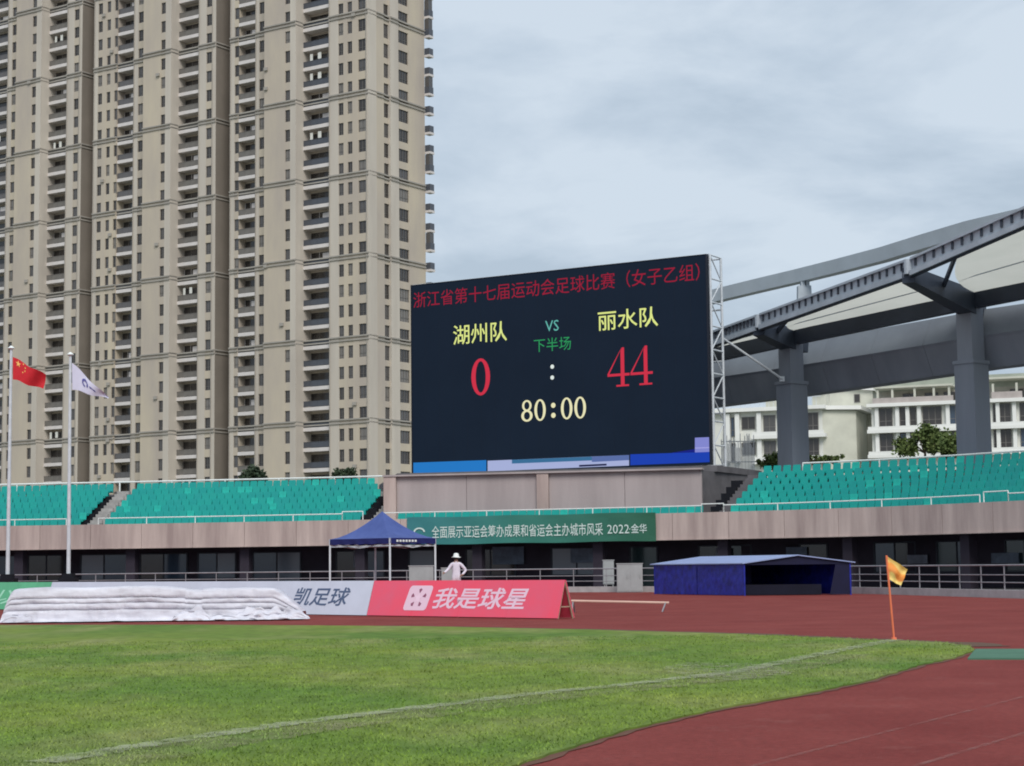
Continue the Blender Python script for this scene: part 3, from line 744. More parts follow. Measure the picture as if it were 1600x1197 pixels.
segB=seg(('pil',142,0),('win',148,0,WH,WO),('wall',155,0),('win',162,0,WH,WO),('wall',168,0),('win',174,0,WH,WO),('bal',178,.4,1.5,0),('pil',205,0),('win',212,0,WH,WO),('wall',220,PB),('win',248,PB,WH,WO),('pil',255,PB),('bal',264,.4,1.5,1),('pil',308,0),('win',320,0,WH,WO),('pil',329,0),('end',335,0))
segC=seg(('pil',358,0),('win',365,0,WH,WO),('bal',371,.2,1.5,1),('pil',398,0),('win',404,0,WH,WO),('wall',412,PB),('win',445,PB,WH,WO),('pil',453,PB),('bal',462,.4,1.7,2),('pil',514.5,0),('win',529.5,0,WH,WO),('wall',537.5,0),('win',544,0,WH,WO),('wall',551.5,0),('win',561,0,WH,WO),('pil',573,0),('end',577,0))
Rr=[('wall',2.0,sy_(601),0),('win',sy_(601),sy_(610),0.15,2.2,.5),('pil',sy_(610),sy_(623),-.15),('win',sy_(623),sy_(639.5),0,1.95,.55),('wall',sy_(639.5),sy_(665),-.0)]
TA=tower('leftmost apartment tower behind the two flags cut by the photo edge',segA)
TB=tower('middle apartment tower between two dark recesses',segB)
TC=tower('rightmost apartment tower with its side face turned toward the scoreboard',segC,Rr)
# link walls in the two notches
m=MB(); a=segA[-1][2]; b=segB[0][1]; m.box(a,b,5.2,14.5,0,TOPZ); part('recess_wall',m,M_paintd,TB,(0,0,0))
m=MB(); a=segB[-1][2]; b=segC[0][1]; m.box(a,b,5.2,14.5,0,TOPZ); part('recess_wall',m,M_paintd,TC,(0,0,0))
# rear bay balconies on the right flank
s0=sy_(665)-.4
for k in range(NF):
    b=Z0+FLH*k; m=MB(); m.box(-1.0,1.15,s0+.42,s0+2.6,-.3,0)
    o=link('bay_balcony',mesh('bay_balcony',MB().box(-1.0,1.15,s0+.42,s0+2.6,b-.3,b),M_slab) if 0 else (BMESH.setdefault('bay',mesh('bay_balcony',MB().box(0,.95,.42,1.6,-.3,.06),M_slab))),TC,(0,s0,b))
    link('railing',BMESH.setdefault('bayr',mesh('bay_railing',MB().box(.86,.9,.45,1.55,.06,1.1).box(0,.86,.45,.5,.06,1.1),RAILM[2])),o)
    if k%4 in(1,) or k%7==3: link('glazing',BMESH.setdefault('bayg',mesh('bay_glazing',MB().box(.75,.8,.5,1.5,1.1,2.7).box(0,.75,.5,.55,1.1,2.7),G_mid)),o)
m=MB(); m.box(-12,-2.6,s0+.4,s0+4,0,TOPZ); part('rear_wing',m,M_paint,TC,(0,0,0))

# ------------------------------------------------------------------ canopy over the right stand
CP=thing('stand_canopy','dark steel and concrete stand roof with white membrane panels and thick columns','canopy',(24,105,0))
def V2(px,Y): p=at(px,720,Y); return Vector((p.x,p.y))
Cs=[V2(1035,123.5),V2(1240,112),V2(1523,101.5),V2(1900,91),V2(2300,80)]
CT=[14.9,15.35,16.0,16.7,17.4]     # chord top
def nd(px,py,Y): return at(px,py,Y)
Ns=[at(1060,548,116),at(1185,503,109),at(1419,418,95),at(1790,254,80.5),at(2300,60,70)]
for i,c in enumerate(Cs):
    T=(Cs[min(i+1,4)]-Cs[max(i-1,0)]).normalized(); rz=math.atan2(T.y,T.x); q=Matrix.Rotation(rz,4,'Z')
    def L2W(x,y,z): v=q@Vector((x,y,0)); return Vector((c.x+v.x,c.y+v.y,z))
    def cbox(m,x0,x1,y0,y1,z0,z1,tx=0):
        m.hexa([L2W(x0,y0,z0),L2W(x1,y0,z0),L2W(x1,y1,z0),L2W(x0,y1,z0)],[L2W(x0+tx,y0+tx,z1),L2W(x1-tx,y0+tx,z1),L2W(x1-tx,y1-tx,z1),L2W(x0+tx,y1-tx,z1)])
    m=MB(); cbox(m,-.66,.66,-.7,.7,0,12.1,.02); cbox(m,-.7,.7,-.74,.74,12.1,12.3); cbox(m,-.5,.5,-.55,.55,12.3,CT[i]-.3)
    # shallow vertical grooves
    part('column',m,M_canopy2,CP)
    n_=Ns[i]; top=CT[i]
    m=MB(); a=Vector((c.x,c.y,top-.50)); b=Vector((n_.x,n_.y,n_.z-.40))
    m.bar(a,b,.95,1.35,w2=.7,h2=.8); m.bar(a,a+(a-b).normalized()*1.6+Vector((0,0,-.1)),.95,1.2,w2=.7,h2=.9); part('roof_arm',m,M_canopy,CP)
for i in range(4):
    a,b=Cs[i],Cs[i+1]; za,zb=CT[i],CT[i+1]
    m=MB(); m.bar((a.x,a.y,za-.42),(b.x,b.y,zb-.42),.55,.84); part('chord_beam',m,M_canopy,CP)
    # edge truss
    n0,n1=Ns[i],Ns[i+1]; d=(n1-n0); g0=n0+d*.015; g1=n1-d*.015
    m=MB(); up=Vector((0,0,.40)); m.bar(g0+up,g1+up,.16,.12); part('edge_rail',m,M_edge,CP)
    m=MB(); m.bar(g0-up*.9,g1-up*.9,.30,.26); part('edge_beam',m,M_edge,CP)
    m=MB(); m.bar(g0-up*.9+Vector((0,.25,-.16)),g1-up*.9+Vector((0,.25,-.16)),.3,.1); part('edge_flange',m,M_canopy,CP)
    ns=22; 
    for k in range(ns):
        p=g0.lerp(g1,(k+.5)/ns); m=MB(); m.box(p.x-.05,p.x+.05,p.y+.02,p.y+.16,p.z-.05,p.z+.33); part('edge_stud',m,M_canopy,CP)
    m=MB(); m.bar(g0+Vector((0,.22,.06)),g1+Vector((0,.22,.06)),.04,.56); part('edge_backing',m,M_edge,CP)
    m=MB(); m.tube(n0-Vector((.0,.0,.35)),n0+Vector((0,0,.42)),.22,10); part('edge_node',m,M_edge,CP)
    # membrane: grid with curved inner edges
    m=MB(); nu,nv=14,8; A=Vector((a.x,a.y,za-.02)); B=Vector((b.x,b.y,zb-.02)); P=[]
    for u in range(nu+1):
        for v in range(nv+1):
            fv=v/nv; inset=.035+.21*fv**2.2
            fu=inset+(u/nu)*(1-inset-(.03+.045*(1-fv)**1.5+.03*math.sin(math.pi*fv)))
            p=A.lerp(B,fu).lerp((n0-Vector((0,0,.30))).lerp(n1-Vector((0,0,.30)),fu),fv)
            sag=.35*math.sin(math.pi*fv)*math.sin(math.pi*u/nu); P.append(p+Vector((0,0,sag)))
    F=[(u*(nv+1)+v,(u+1)*(nv+1)+v,(u+1)*(nv+1)+v+1,u*(nv+1)+v+1) for u in range(nu) for v in range(nv)]
    m.add(P,F); part('membrane_panel',m,M_memb,CP,smooth=True)
    # seam cable across each membrane
    m=MB(); p0=A.lerp(B,.07).lerp(n0.lerp(n1,.07),.42); p1=A.lerp(B,.93).lerp(n0.lerp(n1,.93),.42); m.tube(p0-Vector((0,0,.05)),p1-Vector((0,0,.05)),.035,5); part('seam_cable',m,M_edge,CP)
    # V strut from arm to edge beam
    arm=Vector((a.x,a.y,za-.6)).lerp(n0,.45); q1=n0.lerp(n1,.23)-Vector((0,0,.35)); m=MB(); m.bar(arm,q1,.16,.24); part('strut',m,M_canopy,CP)
# ring girder: V profile
GC=Curve([tuple(V2(1010,127)),tuple(V2(1130,121)),tuple(V2(1262,115)),tuple(V2(1496,104.5)),tuple(V2(1600,100.5)),tuple(V2(1900,93)),tuple(V2(2300,82))])
prof=[(.0,14.9),(-.75,13.35),(-.65,13.2),(.0,11.6),(1.2,11.6),(1.4,14.9)]
gs=rng(0,GC.len,2.2)
for s0_,s1_ in zip(gs[::2],gs[2::2]):
    m=MB(); 
    A=[P3(GC,s0_+.012,o,z+.012*s0_) for o,z in prof]; B=[P3(GC,s1_-.012,o,z+.012*s1_) for o,z in prof]; n=len(prof)
    m.add(A+B,[tuple(range(n)),tuple(reversed(range(n,2*n)))]+[((i+1)%n,i,n+i,n+(i+1)%n) for i in range(n)])
    m.m=[0]*len(m.m); 
    for fi in range(len(m.f)-n,len(m.f)): m.m[fi]=0
    m.m[len(m.f)-n+2]=1; m.m[len(m.f)-n+1]=1; m.m[len(m.f)-n+3]=1
    part('ring_girder',m,[M_girder,M_canopy2],CP)
# high ring tube (box section) with pylons
rt=[at(1000,497,131),at(1128,461,125),at(1250,432,119),at(1384,398,112),at(1518,358,105),at(1700,318,97),at(1950,265,88)]
def smooth3(P,k=5):
    P=[P[0]*2-P[1]]+P+[P[-1]*2-P[-2]]; o=[]
    for i in range(1,len(P)-2):
        a,b,c,d=P[i-1:i+3]
        for q in range(k):
            t=q/k; o.append(.5*((2*b)+(c-a)*t+(2*a-5*b+4*c-d)*t*t+(3*b-a-3*c+d)*t**3))
    return o+[P[-2]]
rt=smooth3(rt,2)
for a,b in zip(rt,rt[1:]):
    m=MB(); d=(b-a).normalized(); sd=d.cross(Vector((0,0,1))).normalized(); up=Vector((0,0,1)); pr=[(-.35,.05),(-.3,-.42),(.4,-.42),(.5,.42),(.05,.48)]
    A=[a+sd*x*-1+up*z for x,z in pr]; B=[b+sd*x*-1+up*z for x,z in pr]; n=5
    m.add([a-sd*(-x)+up*z for x,z in pr]+[b-sd*(-x)+up*z for x,z in pr],[tuple(range(n)),tuple(reversed(range(n,2*n)))]+[((i+1)%n,i,n+i,n+(i+1)%n) for i in range(n)])
    part('ring_tube',m,M_tube,CP)
for px_,Y_ in ((1256,118.6),(1690,97.5),(1010,130)):
    zt=19.0; c=at(px_,440,Y_); m=MB(); 
    w=.62; m.hexa([(c.x-w,c.y-.4,13),(c.x+w,c.y-.4,13),(c.x+w,c.y+.4,13),(c.x-w,c.y+.4,13)],[(c.x-.42,c.y-.3,c.z-.3),(c.x+.42,c.y-.3,c.z-.3),(c.x+.42,c.y+.3,c.z-.3),(c.x-.42,c.y+.3,c.z-.3)])
    m.box(c.x-.22,c.x+.02,c.y-.3,c.y+.3,c.z-.3,c.z+.3); m.box(c.x+.1,c.x+.32,c.y-.3,c.y+.3,c.z-.3,c.z+.1)
    m.box(c.x-.72,c.x+.72,c.y-.45,c.y+.45,13,14.6)
    part('pylon',m,M_edge,CP)
# brace from scoreboard truss to the first column
BRC=thing('steel_brace','thin pale steel brace running from the scoreboard truss down to the nearest column','brace',(13,109,13))
pA=at(1127,527,108.4); pB=at(1222,592,111.0); m=MB(); m.tube(pA,pB,.07,8); part('tube',m,M_white_steel,BRC)
m=MB(); m.box(pB.x-.15,pB.x+.15,pB.y-.02,pB.y+.1,pB.z-.15,pB.z+.15); part('end_plate',m,M_white_steel,BRC)

# ------------------------------------------------------------------ low white houses behind the right stand
HT=Vector((.93,-.36)).normalized(); HB=Vector((-HT.y,HT.x)); rzH=math.atan2(HT.y,HT.x)
def house(label,px0,px1,Y0):
    p=at(px0,660,Y0); root=thing('apartment_house',label,'apartment block',(p.x,p.y,0),rzH,'white apartment houses behind the right stand'); O=Vector((p.x,p.y))
    def hx(px,t=0,py=660):
        d=ray(px,py); a=O+HB*t; b=HT; return (a.y*d.x-a.x*d.y)/(b.x*d.y-b.y*d.x)
    return root,hx
def hwin(root,x,w,z,h,t=0,name='window',gl=None,mul=2):
    m=MB(); f=.07; m.box(x,x+f,t-.06,t+.02,z,z+h); m.box(x+w-f,x+w,t-.06,t+.02,z,z+h); m.box(x+f,x+w-f,t-.06,t+.02,z,z+f); m.box(x+f,x+w-f,t-.06,t+.02,z+h-f,z+h)
    for i in range(1,mul): q=x+w*i/mul; m.box(q-.04,q+.04,t-.055,t+.015,z+f,z+h-f)
    if h>1.6: m.box(x+f,x+w-f,t-.056,t+.014,z+h*.34-.03,z+h*.34+.03)
    o=part(name,m,M_frame if name=='window' else M_frame,root,(0,0,0))
    mb=MB(); mb.box(x+f,x+w-f,t-.03,t+.01,z+f,z+h-f); part('pane',mb,gl or random.choice([G_dark,G_blue,G_mid,G_dark]),o,(0,0,0)); return o
# house A
HA,hx=house('low white house directly right of the scoreboard truss with a railed roof terrace',1120,1285,222)
zA=lambda py: at(1200,py,220).z
x1=hx(1285); m=MB(); m.box(-2,x1,0,9,0,zA(643)); part('wall',m,M_house,HA,(0,0,0))
for py in (640,683.5,722.5):
    z=zA(py); m=MB(); m.box(-2.5 if py<650 else hx(1176),x1+.5,-.9,.1,z-.22,z+.22); 
    if py>650: m.box(hx(1176)+.1,x1+.3,-.85,-.8,z+.22,z+.6)
    part('balcony_slab',m,M_houseslab,HA,(0,0,0))
for px_ in (1138,1153,1187): m=MB(); a=hx(px_); m.box(a-.25,a+.28,-.55,-.02,zA(722),zA(645)); part('pillar',m,M_houseslab,HA,(0,0,0))
for z0_,z1_ in ((682,650),(722,692)):
    hwin(HA,hx(1142),.8,zA(z0_)+.1,2.3,-.05); hwin(HA,hx(1159),hx(1180)-hx(1159),zA(z0_)+.9,1.5,-.05,gl=G_dark)
    hwin(HA,hx(1193),hx(1212)-hx(1193),zA(z0_)+.4,2.1,-.05,gl=G_mid); hwin(HA,hx(1262),hx(1279)-hx(1262),zA(z0_)+.3,2.3,-.05,gl=G_dark)
m=MB(); 
for i in range(26): a=-2+i*(x1+2)/26; m.box(a,a+.05,-.62,-.58,zA(640)+.2,zA(624)); 
m.box(-2,x1,-.64,-.57,zA(624),zA(624)+.08); part('terrace_railing',m,M_white_steel,HA,(0,0,0))
m=MB(); m.box(hx(1194),hx(1214),1,4,zA(643),zA(619)); m.box(hx(1266),hx(1287),1.5,4,zA(643),zA(612)); part('roof_hut',m,M_housetile,HA,(0,0,0))
m=MB(); m.box(hx(1264)-.3,hx(1290),.8,4.4,zA(612),zA(612)+.2); part('hut_roof',m,M_frame,HA,(0,0,0))
m=MB(); a=hx(1285); m.hexa([(a,0.05,0),(a+3.6,1.9,0),(a+3.6,9,0),(a,9,0)],[(a,.05,zA(645)),(a+3.6,1.9,zA(645)),(a+3.6,9,zA(645)),(a,9,zA(645))]); part('angled_wall',m,M_housetile,HA,(0,0,0))
m=MB(); m.hexa([(a-.1,-.5,zA(644)),(a+4.3,1.6,zA(644)),(a+4.3,9,zA(644)),(a-.1,9,zA(644))],[(a-.1,-.5,zA(638)),(a+4.3,1.6,zA(638)),(a+4.3,9,zA(638)),(a-.1,9,zA(638))]); part('eave',m,M_houseslab,HA,(0,0,0))
# house B: stair core
HBk,hx=house('tall narrow white house wall with slit windows between the two low houses',1290,1362,226)
zA=lambda py: at(1330,py,225).z
w=hx(1364); m=MB(); m.box(0,w,.4,9,0,zA(604)); part('wall',m,M_housetile,HBk,(0,0,0))
m=MB(); m.hexa([(-.3,0,zA(604)),(w+.5,0,zA(612)),(w+.5,9,zA(612)),(-.3,9,zA(604))],[(-.3,0,zA(600)),(w+.5,0,zA(608)),(w+.5,9,zA(608)),(-.3,9,zA(600))]); part('roof',m,M_houseslab,HBk,(0,0,0))
for px_,ya,yb,ww in ((1326,669,650,.55),(1337.5,669,650,.75),(1326,711,691,.55),(1337.5,711,691,.7),(1335,629,616,.7)): hwin(HBk,hx(px_),ww,zA(ya),zA(yb)-zA(ya),.36,mul=1,gl=G_dark)
m=MB(); m.box(hx(1338),hx(1338)+.7,-.2,.38,zA(682),zA(676)); part('air_conditioner',m,M_house,HBk,(0,0,0))
# house C
HC,hx=house('long white house with pergola roof terrace seen either side of the thick column',1362,1700,216)
zA=lambda py: at(1480,py,214).z
w=hx(1720); m=MB(); m.box(0,w,0,9,0,zA(634)); part('wall',m,M_house,HC,(0,0,0))
for py in (631,672,711):
    z=zA(py); m=MB(); m.box(-.4,w,-.95,.1,z-.2,z+.2)
    if py>640: m.box(-.3,w,-.9,-.85,z+.2,z+.55)
    part('balcony_slab',m,M_houseslab,HC,(0,0,0))
for px_ in (1371,1403,1419,1437,1482,1560,1586,1640,1680):
    a=hx(px_); m=MB(); m.box(a-.2,a+.22,-.5,-.02,zA(714),zA(634)); part('pillar',m,M_houseslab,HC,(0,0,0))
for zb in (671,711):
    for a_,b_,k in ((1374,1395,2),(1406,1416,1),(1422,1432,1),(1442,1472,3),(1484,1494,1),(1500,1520,2),(1552,1580,3),(1594,1618,2),(1650,1672,2)):
        hwin(HC,hx(a_),hx(b_)-hx(a_),zA(zb)+.35,2.3,-.05,mul=k)
m=MB()
for px_ in (1372,1395,1430,1460,1484,1497,1553,1590,1622,1660): a=hx(px_); m.box(a-.12,a+.12,.2,.5,zA(631),zA(604))
m.box(hx(1366),hx(1490),.0,4,zA(604),zA(601)); m.box(hx(1540),hx(1700),.0,4,zA(604)+.5,zA(601)+.5)
part('pergola',m,M_housetile,HC,(0,0,0))
m=MB(); m.box(hx(1366),w,3,9,zA(634),zA(606)); part('penthouse_wall',m,mat('penthouse_tile',(.40,.38,.33,1),.8,.2,1),HC,(0,0,0))
m=MB(); m.box(hx(1362),w,3,9.3,zA(606),zA(586)); part('penthouse_roof',m,mat('roof_greenish',(.35,.38,.32,1),.8,.15,.5),HC,(0,0,0))
m=MB(); m.box(hx(1366),hx(1492),-.75,-.6,zA(631),zA(620)); m.box(hx(1552),hx(1600),-.75,-.6,zA(631),zA(618)); part('terrace_parapet',m,mat('parapet_pink',(.45,.40,.38,1),.8,.15,1),HC,(0,0,0))
for px_ in (1405,1440,1470,1575): hwin(HC,hx(px_),1.6,zA(629),1.4,2.95,mul=2,gl=G_dark)

# ------------------------------------------------------------------ trees
def leaf_mat(n,a,b): return mat(n,a,.7,.2,1.2,col2=b,spec=.2)
LM=[leaf_mat('leaves_green',(.15,.19,.06,1),(.07,.11,.035,1)),leaf_mat('leaves_dark',(.07,.10,.055,1),(.03,.05,.03,1))]
def tree(name,label,c,base,rx,rz,lm,n=3200,group='trees behind the stands',clumps=16,leaf=.16):
    root=thing(name,label,'tree',(c.x,c.y,0),group=group); m=MB(); zc=c.z
    m.tube((0,0,base),(.1,0,zc-rz*.3),.16,8,.09)
    for k in range(6):
        a=k*1.05; m.tube((0.05,0,zc-rz*.5),(math.cos(a)*rx*.55,math.sin(a)*rx*.55,zc+random.uniform(-.1,.5)*rz),.07,6,.03)
    part('trunk',m,mat('bark',(.09,.07,.05,1),.9,.3,5),root,(0,0,0))
    cl=[]
    for k in range(clumps):
        v=Vector((random.gauss(0,1),random.gauss(0,1),random.gauss(0,1))).normalized()*random.uniform(.35,.85); cl.append((Vector((v.x*rx,v.y*rx,zc+v.z*rz)),random.uniform(.25,.45)*min(rx,rz*1.3)))
    V=[];F=[]
    for i in range(n):
        q,rr=random.choice(cl); v=Vector((random.gauss(0,1),random.gauss(0,1),random.gauss(0,1))).normalized()*rr*random.random()**.7*random.uniform(.7,1.35); p=q+v
        a=Vector((random.gauss(0,1),random.gauss(0,1),random.gauss(0,.6))).normalized()*leaf; b=a.cross(Vector((random.gauss(0,1),random.gauss(0,1),random.gauss(0,1)))).normalized()*leaf*.6
        k=len(V); V+=[p-a,p+b,p+a,p-b]; F.append((k,k+1,k+2,k+3))
    m=MB(); m.add(V,F); part('crown',m,lm,root,(0,0,0))
tree('broadleaf_tree','bushy green tree in front of the white house left of the thick column',at(1443,694,140),0,2.3,1.3,LM[0],4600)
tree('broadleaf_tree','small yellow green tree top beside the bushy tree at the column foot',at(1478,698,136),0,1.6,.9,LM[0],2400)
tree('broadleaf_tree','low green bush top at the upper corner of the teal seats near the wall',at(1207,722,122),4.5,1.2,.55,LM[0],2200,clumps=26,leaf=.11)
tree('broadleaf_tree','low hedge top just above the right rear rail by the first column',at(1285,717,128),4,2.0,.35,LM[0],2600,clumps=34,leaf=.11)
tree('broadleaf_tree','round dark treetop above the left stand in front of the tower, nearer the dark recess',at(398,747,150),0,1.7,.9,LM[1],2600)
tree('broadleaf_tree','round dark treetop above the left stand in front of the tower, nearer the scoreboard',at(537,747,150),0,1.5,.9,LM[1],2600)
# palisade of thin grey bars between scoreboard and house
PF=thing('bar_fence','fence of thin pale vertical bars just right of the scoreboard foot','fence',tuple(at(1150,730,121)*Vector((1,1,0)) if 0 else (at(1150,730,121).x,121,0)))
for i in range(30):
    px_=1128+i*1.75; p=at(px_,732,120); t_=at(px_,random.uniform(676,700),120); m=MB(); m.box(p.x-.022,p.x+.022,p.y-.02,p.y+.02,p.z-.6,t_.z); part('bar',m,M_white_steel if i%3 else M_steel,PF)
for py in (690,722):
    a,b=at(1127,py,120),at(1180,py,120); m=MB(); m.box(a.x,b.x,a.y+.021,a.y+.06,a.z-.03,a.z+.03); part('rail',m,M_steel,PF)

# ------------------------------------------------------------------ banner on the parapet
BN=thing('fascia_banner','long green cloth banner with white Chinese lettering and 2022 hung on the concrete parapet','banner',(4,100,0))
b0,b1=FC.find(640,0,825),FC.find(1027,0,825)
def bcol():
    m=bpy.data.materials.new('banner_cloth'); m.use_nodes=True; nt=m.node_tree; b=nt.nodes['Principled BSDF']; b.inputs['Roughness'].default_value=.6
    t=N(nt,'ShaderNodeTexCoord'); s=N(nt,'ShaderNodeSeparateXYZ'); nt.links.new(t.outputs['Generated'],s.inputs[0]); r=N(nt,'ShaderNodeValToRGB'); nt.links.new(s.outputs[0],r.inputs[0])
    r.color_ramp.elements[0].color=(.035,.20,.22,1); r.color_ramp.elements[1].color=(.02,.115,.065,1); e=r.color_ramp.elements.new(.45); e.color=(.03,.19,.15,1)
    nt.links.new(r.outputs[0],b.inputs['Base Color']); return m
ds2=rng(b0,b1,.4); m=MB(); nn=len(ds2); zs=[2.60,2.95,3.4,3.85,4.12]
P=[[P3(FC,d,-.11-.02*math.sin(d*2.3+z*3),z+.02*math.sin(d*1.1)) for d in ds2] for z in zs]
for A,B in zip(P,P[1:]): m.strip(A,B)
m.strip([p+Vector((0,.012,0)) for p in P[-1]],[p+Vector((0,.012,0)) for p in P[0]])
part('cloth',m,bcol(),BN,smooth=True)
def onF(X,Z,y): p,_,_=FC.at(X,-.15); return (p.x-4,p.y-100,Z)
M_bt=flat('banner_lettering_white',(.62,.74,.70,1),.6)
fd=lambda px:FC.find(px,0,825)
lettering(BN,'全面展示亚运会筹办成果和省运会主办城市风采',fd(678),fd(942),2.93,3.62,0,M_bt,fn=onF,offset=.004)
lettering(BN,'2022',fd(950),fd(982),3.02,3.50,0,M_bt,fn=onF)
lettering(BN,'·金华',fd(986),fd(1013),3.02,3.52,0,M_bt,fn=onF,offset=.006)
m=MB(); d=fd(655)
for k in range(12):
    a0,a1=math.pi*k/12,math.pi*(k+1)/12; m.add([onF(d+.35*math.cos(a0),3.3+.25*math.sin(a0),0),onF(d+.35*math.cos(a1),3.3+.25*math.sin(a1),0),onF(d+.25*math.cos(a1),3.3+.17*math.sin(a1),0),onF(d+.25*math.cos(a0),3.3+.17*math.sin(a0),0)],[(0,1,2,3)])
part('emblem',m,M_bt,BN,(0,0,0))

# ------------------------------------------------------------------ track railing
TRL=thing('track_railing','grey three bar metal railing on the kerb along the far edge of the track','railing',(0,90,0))
s=rng(KC.find(-120),KC.len-1,1.0)
for z,r_ in ((1.17,.035),(.82,.022),(.55,.022)):
    m=MB(); m.path([P3(KC,x,.15,z) for x in s],r_,6); part('rail',m,M_rail,TRL)
for x in rng(KC.find(-120),KC.len-1,1.9):
    m=MB(); m.tube(P3(KC,x,.15,.28),P3(KC,x,.15,1.17),.025,6); part('rail_post',m,M_rail,TRL)
# small grey cabinets and boards behind the railing
def cabinet(label,px,Y,w,h,doors=2,z0=0.02,legs=False):
    c=at(px,900,Y); root=thing('equipment_cabinet',label,'cabinet',(c.x,c.y,0),random.uniform(-.1,.05),'grey cabinets along the railing')
    m=MB(); b=.35 if legs else 0; m.box(-w/2,w/2,0,.45,z0+b,z0+h); m.box(-w/2-.03,w/2+.03,-.03,.48,z0+h,z0+h+.04)
    if legs:
        for sx_ in (-w/2+.05,w/2-.08): m.box(sx_,sx_+.05,.05,.1,z0,z0+b)
    part('case',m,mat('cabinet_grey',(.36,.37,.38,1),.6,.1,2),root,(0,0,0))
    for k in range(doors):
        m=MB(); m.box(-w/2+w*k/doors+.02,-w/2+w*(k+1)/doors-.02,-.02,-.001,z0+b+.05,z0+h-.03); m.box(-w/2+w*(k+1)/doors-.14,-w/2+w*(k+1)/doors-.10,-.05,-.02,z0+h*.5,z0+h*.62); part('door',m,mat('cabinet_door',(.33,.345,.35,1),.6,.1,2),root,(0,0,0))
cabinet('wide grey cabinet on the track edge behind the tent leg',658,88,1.15,1.36,1)
cabinet('small grey cabinet just left of the person in white',703,88,.8,1.25,1)
cabinet('pale grey two door cabinet on the kerb left of the blue mat shelter',984,91,1.25,1.36,2)
cabinet('narrow grey stand of papers behind the railing left of the two door cabinet',951,95,.55,1.55,1,legs=True)

# ------------------------------------------------------------------ flagpoles and flags
def star(m,cx,cz,r,y,rot=0):
    V=[]
    for k in range(10):
        rr=r if k%2==0 else r*.4; a=math.pi/2+math.pi*k/5+rot; V.append((cx+rr*math.cos(a),cz+rr*math.sin(a)))
    return V
def flagpole(label,pxb,pxt,pyt,Y):
    b=at(pxb,895,Y); t_=at(pxt,pyt,Y); root=thing('flagpole',label,'flagpole',(b.x,Y,0),group='white flagpoles in front of the left stand')
    m=MB(); m.tube((0,0,1.2),(t_.x-b.x,0,t_.z),.11,10,.07); part('pole',m,M_white_steel,root,(0,0,0))
    m=MB(); m.tube((t_.x-b.x,0,t_.z),(t_.x-b.x,0,t_.z+.06),.1,10,.2); m.tube((t_.x-b.x,0,t_.z+.06),(t_.x-b.x,0,t_.z+.2),.2,10,.04); part('finial',m,M_whiterail,root,(0,0,0))
    m=MB(); m.prism([(-.45,-.45),(.45,-.45),(.45,.45),(-.45,.45)],0,1.0); m.prism([(-.3,-.3),(.3,-.3),(.3,.3),(-.3,.3)],1.0,1.22); part('plinth',m,M_nearblack,root,(0,0,0))
YF=100
flagpole('leftmost white flagpole carrying the red flag',12,17.5,546,YF)
flagpole('white flagpole carrying the white emblem flag',107,110,556,YF)
def flag(name,label,corners,Y,mt,marks=None,wave=.25,nx=14,nz=8,colfn=None):
    # corners: top hoist, top fly, bottom fly, bottom hoist, in metres on a vertical sheet
    P=[at(a,b,Y) for a,b in corners]; root=thing(name,label,'flag',tuple(P[0]))
    def S_(u,v,dy=0):
        p=P[0].lerp(P[1],u).lerp(P[3].lerp(P[2],u),v); ww=wave*math.sin(u*7+v*2.2)*u
        return Vector((p.x,p.y+ww+dy,p.z+.05*math.sin(u*9)))-P[0]
    m=MB(); V=[S_(i/nx,j/nz) for i in range(nx+1) for j in range(nz+1)]; F=[(i*(nz+1)+j,i*(nz+1)+j+1,(i+1)*(nz+1)+j+1,(i+1)*(nz+1)+j) for i in range(nx) for j in range(nz)]
    m.add(V,F); V2_=[v+Vector((0,.012,0)) for v in V]; m.add(V2_,[f[::-1] for f in F]); part('cloth',m,mt,root,(0,0,0),smooth=True)
    return root,S_
rf,Sf=flag('national_flag','red flag with small yellow stars flying from the leftmost pole',[(20,558),(70,585),(67,608),(20,593)],YF,mat('flag_red',srgb(196,38,48),.7,.15,2),wave=.3)
for (u,v,r_) in ((.17,.22,.11),(.33,.08,.04),(.4,.2,.04),(.4,.36,.04),(.33,.5,.04)):
    m=MB(); s=star(m,0,0,r_,0); c=[Sf(u,v,-.03)]; m.add([Sf(u+x*.75,v-z*1.5,-.03) for x,z in s],[tuple(range(10))]); part('star',m,flat('star_yellow',srgb(245,190,110),.7),rf,(0,0,0))
wf,Sf=flag('emblem_flag','white flag with a small blue emblem flying from the second pole',[(112.5,567),(168,620),(169,623),(113,609)],YF,mat('flag_white',srgb(205,205,225),.7,.06,2),wave=.2)
m=MB()
for k in range(16):
    a0,a1=2*math.pi*k/16,2*math.pi*(k+1)/16
    if k in(2,3): continue
    m.add([Sf(.37+.09*math.cos(a0),.45+.22*math.sin(a0),-.04),Sf(.37+.09*math.cos(a1),.45+.22*math.sin(a1),-.04),Sf(.37+.05*math.cos(a1),.45+.12*math.sin(a1),-.04),Sf(.37+.05*math.cos(a0),.45+.12*math.sin(a0),-.04)],[(0,1,2,3)])
m.add([Sf(.5,.4,-.04),Sf(.66,.55,-.04),Sf(.66,.68,-.04),Sf(.5,.5,-.04)],[(0,1,2,3)])
m.add([Sf(.36,.16,-.045),Sf(.42,.25,-.045),Sf(.36,.3,-.045)],[(0,1,2)])
part('emblem',m,flat('emblem_blue',srgb(90,90,150),.7),wf,(0,0,0))

